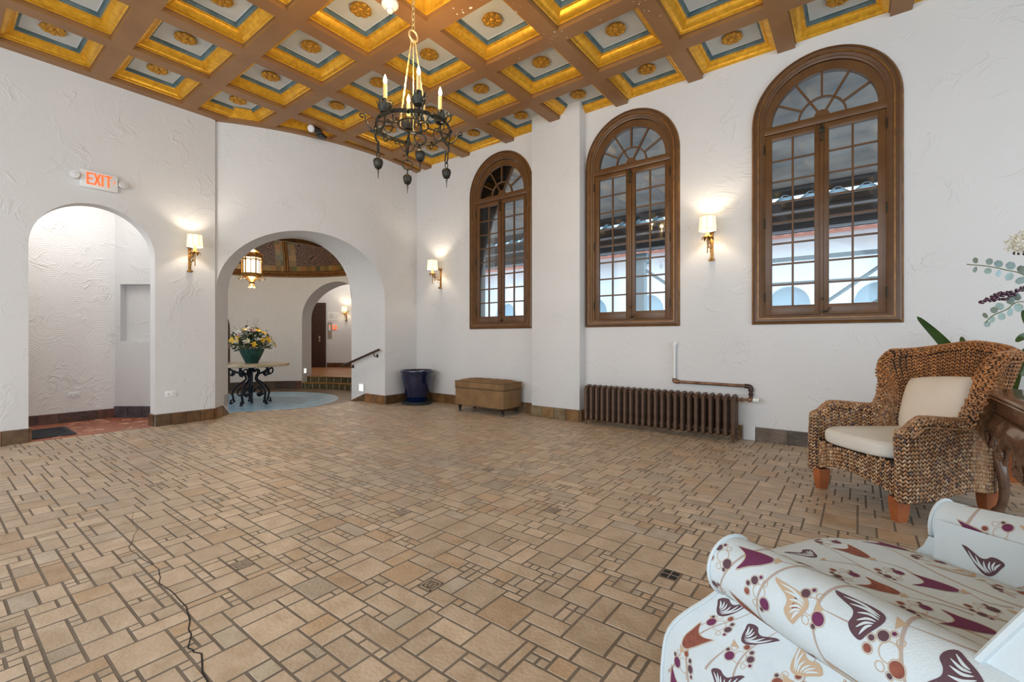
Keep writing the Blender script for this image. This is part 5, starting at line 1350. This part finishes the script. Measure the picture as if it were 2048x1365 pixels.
# ------------------------------------------------------------------ vase and stems on the console (mostly past the right edge)
t = thing('flower_vase', (.94, 3.84, .801), 0, 'dark vase on the console table holding the eucalyptus and berry sprays', 'vase')
mb = MB(); mb.lathe([(0, 0), (.06, 0), (.075, .02), (.10, .10), (.085, .18), (.05, .24), (.06, .27), (.052, .27), (.04, .24), (0, .1)], 32); mb.build('vase_body', 'bronzepot', t)
VO = Vector((.94, 3.84, 1.03))
def rleaf(mb, c, d, nrm, L_, wd, mi=0, n=6, cup=.1):
    d = Vector(d).normalized(); nrm = Vector(nrm); s = d.cross(nrm)
    if s.length < .05: s = d.orthogonal()
    s.normalize(); nn = s.cross(d); V = []; F = []
    for i in range(n+1):
        t_ = i/n; w_ = wd*sqrt(max(0, 1-(2*t_-1)**2))*(1 if t_ > .5 else .95)+.0004; c_ = Vector(c)+d*(L_*t_)
        V += [c_-s*w_+nn*cup*w_, c_-nn*cup*w_*.5, c_+s*w_+nn*cup*w_]
    for i in range(n): F += [(i*3, i*3+1, i*3+4, i*3+3), (i*3+1, i*3+2, i*3+5, i*3+4)]
    mb.add(V, F, mi)
rr = random.Random(31); toCam = Vector((-.25, -1, 0)).normalized()
sprays = [([VO, (.80, 3.76, 1.36), (.72, 3.69, 1.465), (.638, 3.631, 1.496), (.561, 3.572, 1.516), (.47, 3.50, 1.526)], 'leafy eucalyptus spray reaching left above the berries'),
          ([VO, (.80, 3.75, 1.28), (.70, 3.68, 1.32), (.642, 3.634, 1.277), (.583, 3.589, 1.244), (.55, 3.56, 1.205)], 'drooping eucalyptus spray below the purple berries')]
for pts, lb in sprays:
    g = thing('eucalyptus_spray', tuple(VO), 0, lb, 'eucalyptus', 'eucalyptus sprays in the console vase')
    P = smoothpath([tuple(Vector(p)-VO) for p in pts], 8); mb = MB(); mb.tube(P, .0028, 5); mb.build('stem', 'stem', g)
    n_ = len(P)
    for i in range(16, n_, 5):
        p = Vector(P[i]); tdir = (Vector(P[min(i+1, n_-1)])-Vector(P[i-1])).normalized()
        for s_ in (-1, 1):
            mb = MB(); up = Vector((0, 0, s_))+tdir*.35+Vector((rr.uniform(-.2, .2), rr.uniform(-.2, .2), 0)); L_ = lerp(.052, .030, (i-16)/(n_-16)); rleaf(mb, p+up.normalized()*.008, up, toCam+Vector((rr.uniform(-1.4, 1.4), 0, rr.uniform(-.6, .6))), L_, L_*.40); mb.build('leaf', 'euca', g, fixn=False)
g = thing('berry_spray', tuple(VO), 0, 'spray of glossy dark purple berries reaching left over the wicker chair', 'berries')
P = smoothpath([tuple(Vector(p)-VO) for p in [VO, (.82, 3.77, 1.36), (.747, 3.714, 1.40), (.66, 3.647, 1.362), (.594, 3.597, 1.345), (.53, 3.55, 1.318)]], 8)
mb = MB(); mb.tube(P, .003, 5); mb.build('stem', 'stem', g)
for k in range(72):
    i = rr.randint(18, len(P)-1); p = Vector(P[i]); sp_ = .004+.020*(1-abs((i-27)/13)); q = p+Vector((rr.uniform(-.5, .5)*sp_, rr.uniform(-1, 1)*sp_, rr.uniform(-1, .8)*sp_))
    if k == 0: b0 = MB().ell((0, 0, 0), (.0082,)*3, 10, 7).build('berry', 'berry', g); o = b0
    else: o = b0.copy(); COL.objects.link(o); o.parent = g
    o.location = q
g = thing('hydrangea_bloom', tuple(VO), 0, 'cream white lacy flower head at the right edge, topmost in the vase', 'flower')
mb = MB(); mb.tube(smoothpath([(0, 0, 0), tuple(Vector((.80, 3.75, 1.45))-VO), tuple(Vector((.735, 3.70, 1.60))-VO)], 6), .004, 6); mb.build('stem', 'stem', g)
hc = Vector((.735, 3.705, 1.645))-VO; mb = MB(); mb2 = MB()
for k in range(420):
    q, e = rr.uniform(0, 2*pi), rr.uniform(-.9, 1.5); d = Vector((cos(q)*cos(e), sin(q)*cos(e), sin(e)*.8)); c = hc+d*rr.uniform(.045, .085)
    for j in range(3):
        u = Vector((rr.uniform(-1, 1), rr.uniform(-1, 1), rr.uniform(-1, 1))).normalized(); rleaf(mb, c, u+d*.5, d, .016, .0035, n=2)
tag(mb.build('petals', 'hydr', g, fixn=False), kind='stuff')
for k in range(14): q = rr.uniform(0, 6.28); mb2.ell(hc+Vector((cos(q)*.05, sin(q)*.05, -.055+rr.uniform(-.02, .01))), (.007, .007, .009), 6, 4)
mb2.build('dark_buds', 'berry', g)
def strap_leaf(mb, pts, wd, nrm):
    P = [Vector(p) for p in smoothpath(pts, 8)]; n_ = len(P)-1; V = []; F = []
    for i, p in enumerate(P):
        t_ = i/n_; w_ = wd*(sin(pi*min(1, (t_*.86+.12)))**.7 if t_ < .999 else .02)+.001; d = (P[min(i+1, n_)]-P[max(i-1, 0)]).normalized(); s = d.cross(Vector(nrm)).normalized(); nn = s.cross(d)
        V += [p-s*w_+nn*.18*w_, p, p+s*w_+nn*.18*w_]
    for i in range(n_): F += [(i*3, i*3+1, i*3+4, i*3+3), (i*3+1, i*3+2, i*3+5, i*3+4)]
    mb.add(V, F)
for pts, wd, lb in [([(.94, 3.84, 1.03), (.83, 3.76, 1.10), (.75, 3.71, 1.20), (.715, 3.69, 1.275)], .028, 'tall dark green leaf at the right edge above the wicker chair'),
                    ([(.94, 3.84, 1.03), (.86, 3.82, 1.02), (.79, 3.82, .97), (.735, 3.83, .905)], .03, 'drooping dark green leaf over the console top at the right edge'),
                    ([(.94, 3.84, 1.03), (.82, 3.75, 1.07), (.73, 3.68, 1.13), (.68, 3.645, 1.10)], .024, 'short bent green leaf above the chair back at the right edge')]:
    mb = MB(); strap_leaf(mb, [tuple(Vector(p)-VO) for p in pts], wd, (-.3, -1, .1)); o = mb.build('broad_leaf', 'leaf', fixn=False); o.location = VO; tag(o, lb, 'leaf')

# potted plant behind the wicker chair
t = thing('potted_plant', (.92, 5.26, 0), 0, 'green strap-leaved plant in a pot on the floor behind the wicker armchair', 'plant')
mb = MB(); mb.lathe([(0, 0), (.11, 0), (.15, .26), (.165, .28), (.16, .30), (.14, .29), (0, .27)], 32); mb.build('pot', 'legorange', t)
for pts, wd in [([(0, 0, .27), (-.15, -.02, .70), (-.33, .03, 1.05), (-.53, -.10, 1.305)], .045), ([(0, 0, .27), (-.10, .02, .65), (-.20, .04, .95), (-.235, .09, 1.135)], .04),
                ([(0, 0, .27), (.02, .02, .6), (.08, .05, .9), (.14, .08, 1.05)], .04), ([(0, 0, .27), (.08, -.05, .5), (.18, -.08, .72), (.26, -.1, .8)], .035), ([(0, 0, .27), (-.04, .05, .55), (-.02, .12, .8), (.02, .15, .98)], .035)]:
    mb = MB(); strap_leaf(mb, pts, wd, (-.3, -1, .25)); mb.build('leaf', 'leaf', t, fixn=False)

# ------------------------------------------------------------------ patterned armchair in the foreground
PC = thing('patterned_armchair', (-.2504, 1.268, 0), R(59.7), 'pale blue-white armchair printed with plum and rust tulips in the foreground', 'armchair')
PM = ['fabric', 'p_purple', 'p_rust', 'p_mauve', 'p_tan', 'p_taupe']
prr = random.Random(9)
class Print:
    def __init__(s, mb, fn, out=1): s.mb = mb; s.fn = fn; s.out = out
    def P(s, a, b, h):
        e = .002; p = Vector(s.fn(a, b)); A = Vector(s.fn(a+e, b))-Vector(s.fn(a-e, b)); B = Vector(s.fn(a, b+e))-Vector(s.fn(a, b-e)); n = A.cross(B)
        if n.length < 1e-12: return p
        return p+n.normalized()*(h*s.out)
    def poly(s, pts, mi, h=.0007, rings=(.34, .67, 1)):
        D = []
        for (a, b), (c, d) in zip(pts, pts[1:]+pts[:1]):
            k = max(1, int(math.dist((a, b), (c, d))/.008))
            for i in range(k): D.append((lerp(a, c, i/k), lerp(b, d, i/k)))
        cx = sum(p[0] for p in D)/len(D); cy = sum(p[1] for p in D)/len(D); n = len(D); V = [s.P(cx, cy, h)]
        for r_ in rings: V += [s.P(lerp(cx, a, r_), lerp(cy, b, r_), h) for a, b in D]
        F = [(0, 1+i, 1+(i+1) % n) for i in range(n)]
        for q in range(len(rings)-1): F += [(1+q*n+i, 1+(q+1)*n+i, 1+(q+1)*n+(i+1) % n, 1+q*n+(i+1) % n) for i in range(n)]
        s.mb.add(V, F, mi)
    def ribbon(s, pts, w, mi, h=.0006, closed=False):
        D = []; Q = pts+pts[:1] if closed else pts
        for (a, b), (c, d) in zip(Q[:-1], Q[1:]):
            k = max(1, int(math.dist((a, b), (c, d))/.008))
            for i in range(k): D.append((lerp(a, c, i/k), lerp(b, d, i/k)))
        if not closed: D.append(Q[-1])
        n = len(D); V = []; F = []
        for i, (a, b) in enumerate(D):
            p, q = D[(i-1) % n if closed else max(i-1, 0)], D[(i+1) % n if closed else min(i+1, n-1)]; dx, dy = q[0]-p[0], q[1]-p[1]; L_ = math.hypot(dx, dy)+1e-9
            ww = (w(i/(n-1)) if callable(w) else w)/2; V += [s.P(a-dy/L_*ww, b+dx/L_*ww, h), s.P(a+dy/L_*ww, b-dx/L_*ww, h)]
        for i in range(n if closed else n-1): j = (i+1) % n; F.append((2*i, 2*i+1, 2*j+1, 2*j))
        s.mb.add(V, F, mi)
    def tf(s, pts, c, sc, rot, fx=1): return [(c[0]+sc*(x*fx*cos(rot)-y*sin(rot)), c[1]+sc*(x*fx*sin(rot)+y*cos(rot))) for x, y in pts]
    def disc(s, c, r, mi, fill=True, asp=1.15):
        pts = [(c[0]+r*cos(2*pi*i/20), c[1]+r*asp*sin(2*pi*i/20)) for i in range(20)]
        if fill: s.poly(pts, mi, .0008); s.ribbon([(c[0]+(r+.0018)*cos(2*pi*i/20), c[1]+(r+.0018)*asp*sin(2*pi*i/20)) for i in range(20)], .0014, 4, .0005, True)
        else: s.ribbon(pts, .0016, 4, .0006, True)
    def cluster(s, c, sc=1, rot=0):
        for x, y, r, f, m in [(0, 0, .013, 0, 4), (-.020, .010, .007, 1, 3), (.018, -.010, .0095, 1, prr.choice([1, 2, 3])), (.022, .012, .006, 0, 4), (-.012, .024, .004, 1, 3), (.004, .028, .0055, 1, 2), (-.018, -.012, .005, 0, 4), (.03, .0, .0035, 1, 3), (-.028, -.002, .003, 1, 1)]:
            q = s.tf([(x, y)], c, sc, rot)[0]; s.disc(q, r*sc, m, bool(f))
    SOLID = [(-.80, 1.0), (-.68, .45), (-.50, -.25), (-.22, -.85), (.02, -1.0), (.26, -.90), (.50, -.40), (.60, .25), (.78, .95), (.42, .62), (.06, .46), (-.32, .56)]
    WING = [(-1.0, 1.05), (-.75, .95), (-.45, .62), (-.15, .30), (.15, .28), (.45, .42), (.8, .30), (1.0, .02), (.72, -.28), (.38, -.62), (.05, -.80), (-.25, -.72), (-.50, -.35), (-.72, .25)]
    def tulip(s, c, sc, rot, kind, fx=1):
        if kind in (1, 2):
            pts = s.tf([(a, b) for a, b in smoothpath(s.SOLID+s.SOLID[:1], 3)[:-1]], c, sc, rot, fx); s.poly(pts, kind, .0008)
            s.ribbon(s.tf([(a*1.09, b*1.07) for a, b in smoothpath(s.SOLID+s.SOLID[:1], 3)[:-1]], c, sc, rot, fx), .0022, 4, .0005, True)
        else:
            pts = s.tf([(a, b) for a, b in smoothpath(s.WING+s.WING[:1], 3)[:-1]], c, sc, rot, fx); s.poly(pts, kind, .0008)
            for k, (x0_, y0_, x1_, y1_) in enumerate([(-.1, -.62, -.72, .70), (.0, -.62, -.40, .42), (.1, -.60, -.05, .12), (.2, -.52, .28, .12), (.3, -.45, .55, .14), (.38, -.40, .80, .04)]):
                mx, my = (x0_+x1_)/2-.10, (y0_+y1_)/2-.02; P = smoothpath([(x0_, y0_), (mx, my), (x1_, y1_)], 5)
                s.ribbon(s.tf(P, c, sc, rot, fx), lambda t_: .0042*sin(pi*min(max(t_, .03), .97))+.0006, 0, .0012)
        q = s.tf([(-.35, -1.12), (.35, -1.12), (.12, -1.34), (.0, -1.5), (-.12, -1.34)], c, sc, rot, fx); s.poly(q, 4, .0007)
        return s.tf([(0, -1.45)], c, sc, rot, fx)[0]
    def fill(s, a0, a1, b0, b1, pitch=.125, rot=0, seed=1, ok=None):
        r = random.Random(seed); na = max(1, int((a1-a0)/pitch)); nb = max(1, int((b1-b0)/(pitch*1.15))); kinds = [1, 3, 4, 2, 3]; q = 0
        for i in range(na):
            for j in range(nb):
                ca = a0+(a1-a0)*(i+.5)/na+r.uniform(-.012, .012); cb = b0+(b1-b0)*(j+.45+(.25 if i % 2 else 0))/nb+r.uniform(-.012, .012)
                k = kinds[(i*2+j*3+seed) % 5]; rt = rot+r.uniform(-.35, .35); sc = r.uniform(.038, .045)
                if ok and not ok(ca, cb): continue
                e = s.tulip((ca, cb), sc, rt, k, r.choice((-1, 1)))
                d = (-sin(rt), cos(rt)); c2 = (ca+d[0]*sc*1.85, cb+d[1]*sc*1.85)
                if a0-.01 < c2[0] < a1+.01 and b0-.01 < c2[1] < b1+.01: s.cluster(c2, 1.15, rt)
                L_ = pitch*.8; e2 = (e[0]+r.uniform(-.03, .03)-d[0]*L_*0, e[1]); f = (e[0]-d[0]*L_+r.uniform(-.04, .04), e[1]-d[1]*L_+r.uniform(-.02, .02)); m = ((e[0]+f[0])/2+r.uniform(-.02, .02), (e[1]+f[1])/2)
                if not ok or (ok(*f) and ok(*e)): s.ribbon(smoothpath([e, m, f], 5), lambda t_: .0012+.0065*t_, 5, .0004)
        # long curving stems
        for i in range(na):
            a = a0+(a1-a0)*(i+.0)/na+.02; pts = [(a+.035*sin(5*t_+i), lerp(b0+.01, b1-.01, t_)) for t_ in np.linspace(0, 1, 9)]
            pts = [p for p in pts if (not ok or ok(*p))]
            if len(pts) > 2: s.ribbon(smoothpath(pts, 3), lambda t_: .008*(1-t_)+.002, 5, .0003)
def arm(x_, yo, sgn, seed, yb=-.50):
    """rolled arm with a bowed outer panel; sgn is the side the outside faces"""
    zc_ = .545
    def rad_(y): return .074+.010*sst(-(y-yo)/.25)
    def roll(a, b):
        y = yo-a; r_ = rad_(y); q = b/.08; return (x_+sgn*.012+sgn*r_*sin(q-2.6)*1.02, y, zc_+r_*cos(q-2.6)*.95)
    mb = MB(); LA, LB = yo-yb+.15, 2*pi*.08
    mb.grid(lambda a, b: roll(a*LA, b*LB), 30, 40)
    pr = Print(mb, roll, -sgn if True else 1); pr.out = None
    # outward sign by test
    c = Vector((x_+sgn*.012, yo-.1, zc_)); p = Vector(roll(.1, .1)); e = .002; A = Vector(roll(.102, .1))-Vector(roll(.098, .1)); B = Vector(roll(.1, .102))-Vector(roll(.1, .098)); pr.out = 1 if A.cross(B).dot(p-c) > 0 else -1
    pr.fill(.03, LA-.01, .02, LB-.02, .12, rot=1.35, seed=seed)
    # rounded front end of the roll
    def cap(a, b):
        q = 2*pi*a; r_ = rad_(yo)*cos(b*pi/2); return (x_+sgn*.012+r_*cos(q)*1.02, yo+.022*sin(b*pi/2), zc_+r_*sin(q)*.95)
    mb.grid(cap, 32, 6)
    a_ = mb.build('rolled_arm', PM, PC, fixn=False, ang=60)
    mb = MB(); mb.tube([(x_+sgn*.012+rad_(yo)*1.03*cos(2*pi*i/36), yo+.002, zc_+rad_(yo)*.97*sin(2*pi*i/36)) for i in range(36)], .005, 6, closed=True)
    mb.build('piping', 'fabric', a_)
    # bowed outer panel below the roll
    def yf(z): return yo+.175*sst((.515-z)/.26)**.8
    def xo(z): return x_+sgn*(.035+.05*sst((.5-z)/.35))
    ZL = .46
    def outer(a, b):
        z = .06+b; y = yb-.10+a*(yf(z)-yb+.10)/(yo-yb+.275); return (xo(z)+sgn*.012*sin(pi*min(1, max(0, (y-yb)/(yf(z)-yb)))), y, z)
    LA2 = yo-yb+.275
    mb = MB(); mb.grid(lambda a, b: outer(a*LA2, b*ZL), 30, 24)
    xin = x_-sgn*.075
    mb.grid(lambda a, b: (lerp(outer(LA2, b*ZL)[0], xin, a), outer(LA2, b*ZL)[1]+.012*sin(pi*a), .06+b*ZL), 8, 24)      # front face
    mb.grid(lambda a, b: (xin, lerp(yb-.10, yf(.06+b*ZL), a), .06+b*ZL), 10, 12)                                         # inside face
    pr = Print(mb, outer); p = Vector(outer(.3, .2)); A = Vector(outer(.302, .2))-Vector(outer(.298, .2)); B = Vector(outer(.3, .202))-Vector(outer(.3, .198)); pr.out = 1 if A.cross(B).x*sgn > 0 else -1
    pr.fill(.03, LA2-.01, .02, ZL-.02, .112, rot=0, seed=seed+3)
    xi2 = lambda a, b: (xin+sgn*.0, yb+a, .34+b)
    def front(a, b): f = a/.14; return (lerp(outer(LA2, b)[0], xin, f), outer(LA2, b)[1]+.012*sin(pi*min(1, max(0, f)))+.0, .06+b)
    pf = Print(mb, front); A = Vector(front(.072, .2))-Vector(front(.068, .2)); B = Vector(front(.07, .202))-Vector(front(.07, .198)); pf.out = 1 if A.cross(B).y > 0 else -1
    pf.tulip((.07, .33), .028, .1, 3); pf.cluster((.07, .40), .8); pf.tulip((.07, .17), .03, -.1, 1); pf.cluster((.07, .23), .8)
    b_ = mb.build('side_panel', PM, PC, fixn=False, ang=50)
    mb = MB(); mb.tube([outer(LA2, b) for b in np.linspace(0, ZL-.01, 20)], .006, 6); mb.build('piping', 'fabric', b_)
arm(0, 0, -1, 2)
arm(.80, -.06, 1, 5)
# inside faces of the arms: printed panels between the roll and the seat
for x_, yo, sg, sd in ((0, 0, 1, 4), (.80, -.06, -1, 7)):
    def inner(a, b, x_=x_, yo=yo, sg=sg): return (x_+sg*(.083+.02*(1-b/.22)), -.50+a, .36+b)
    mb = MB(); LA = .50+yo-.02; mb.grid(lambda a, b: inner(a*LA, b*.22), 16, 8)
    pr = Print(mb, inner); A = Vector(inner(.202, .1))-Vector(inner(.198, .1)); B = Vector(inner(.2, .102))-Vector(inner(.2, .098)); pr.out = 1 if A.cross(B).x*sg > 0 else -1
    pr.fill(.03, LA-.02, .04, .20, .13, seed=sd); mb.build('inner_arm', PM, PC, fixn=False)
# seat cushion (T-shaped, crowned)
def seat(a, b):
    u = a/.66; v = b/.66; x = .075+a; yfr = .165-.10*sst((u-.62)/.38)-.10*sst((.22-u)/.22); y = -.48+(yfr+.48)*min(1, v)
    k = (1-abs(2*u-1)**5)*(1-abs(max(0, 2*v-1))**7); k = max(0, k)
    return (x, y, .435+.055*k**.6)
mb = MB(); mb.grid(lambda a, b: seat(a*.66, b*.66), 40, 44)
def seatedge(a, b):
    x, y, z = seat(a*.66, .66); return (x, y+.012*sin(pi*b), z-.14*b)
mb.grid(seatedge, 40, 8)
pr = Print(mb, seat, 1); pr.fill(.04, .62, .03, .60, .125, rot=.25, seed=3)
sct = mb.build('seat_cushion', PM, PC, fixn=False, ang=60)
mb = MB(); mb.tube([tuple(Vector(seat(a, .66))+Vector((0, .004, 0))) for a in np.linspace(.0, .66, 40)], .005, 6); mb.build('piping', 'fabric', sct)
mb = MB(); mb.grid(lambda a, b: (lerp(.07, .74, a), .12-.03*(2*a-1)**2, lerp(.06, .31, b)), 20, 6); mb.box(.07, .74, -.5, .10, .06, .30)
pr = Print(mb, lambda a, b: (.07+a, .122-.03*(2*a/.67-1)**2, .06+b), -1); pr.fill(.04, .62, .03, .22, .125, seed=6); mb.build('front_rail', PM, PC, fixn=False)
# back with wings
def backf(a, b):
    u = a/.86; x = -.03+a; z = .40+b; lean = -.28*(b/.6)
    wing = .035*sst((.14-u)/.14)+.035*sst((u-.86)/.14); zt_ = 1; return (x, -.405+lean+wing*(1-.35*b/.6), z-.06*(2*u-1)**4*(b/.6)**3)
mb = MB(); mb.grid(lambda a, b: backf(a*.86, b*.6), 40, 24)
mb.grid(lambda a, b: (lerp(-.03, .83, a)+0, lerp(backf(a*.86, .6)[1], -.92, b), backf(a*.86, .6)[2]+.03*sin(pi*b)), 40, 8)
mb.grid(lambda a, b: (lerp(-.03, .83, a), -.66-.26*b, .06+.94*b-.06*(2*a-1)**4*b**3), 30, 10)
for a_, s_ in ((0, -1), (.86, 1)):
    mb.grid(lambda a, b, a_=a_, s_=s_: (backf(a_, b*.6)[0]+s_*.012*sin(pi*a), lerp(backf(a_, b*.6)[1], -.66-.26*(b*.6+.34)/.94, a), backf(a_, b*.6)[2]), 8, 16)
    mb.grid(lambda a, b, a_=a_: (backf(a_, 0)[0], lerp(-.38, -.68, a), .06+.34*b), 4, 4)
pr = Print(mb, backf); A = Vector(backf(.42, .3))-Vector(backf(.41, .3)); B = Vector(backf(.42, .31))-Vector(backf(.42, .3)); pr.out = 1 if A.cross(B).y > 0 else -1
pr.fill(.03, .83, .06, .56, .13, seed=8)
sidef = lambda a, b: (backf(0, b)[0]-.012*sin(pi*min(1, a/.28)), lerp(backf(0, b)[1], -.66-.26*(b+.34)/.94, a/.28), backf(0, b)[2]); pr = Print(mb, sidef); A = Vector(sidef(.1, .3))-Vector(sidef(.09, .3)); B = Vector(sidef(.1, .31))-Vector(sidef(.1, .3)); pr.out = 1 if A.cross(B).x < 0 else -1
pr.fill(.02, .26, .04, .56, .125, seed=2)
bk = mb.build('backrest', PM, PC, fixn=False, ang=55)
for a_ in (0, .86):
    mb = MB(); mb.tube([backf(a_, b) for b in np.linspace(0, .6, 20)], .007, 6); mb.build('piping', 'fabric', bk)
for x, y in ((.0, .08), (.80, .02), (.02, -.62), (.78, -.62)):
    mb = MB(); mb.tube([(x, y, .07), (x, y, 0)], [.03, .018], 10); mb.build('leg', 'darkleg', PC)
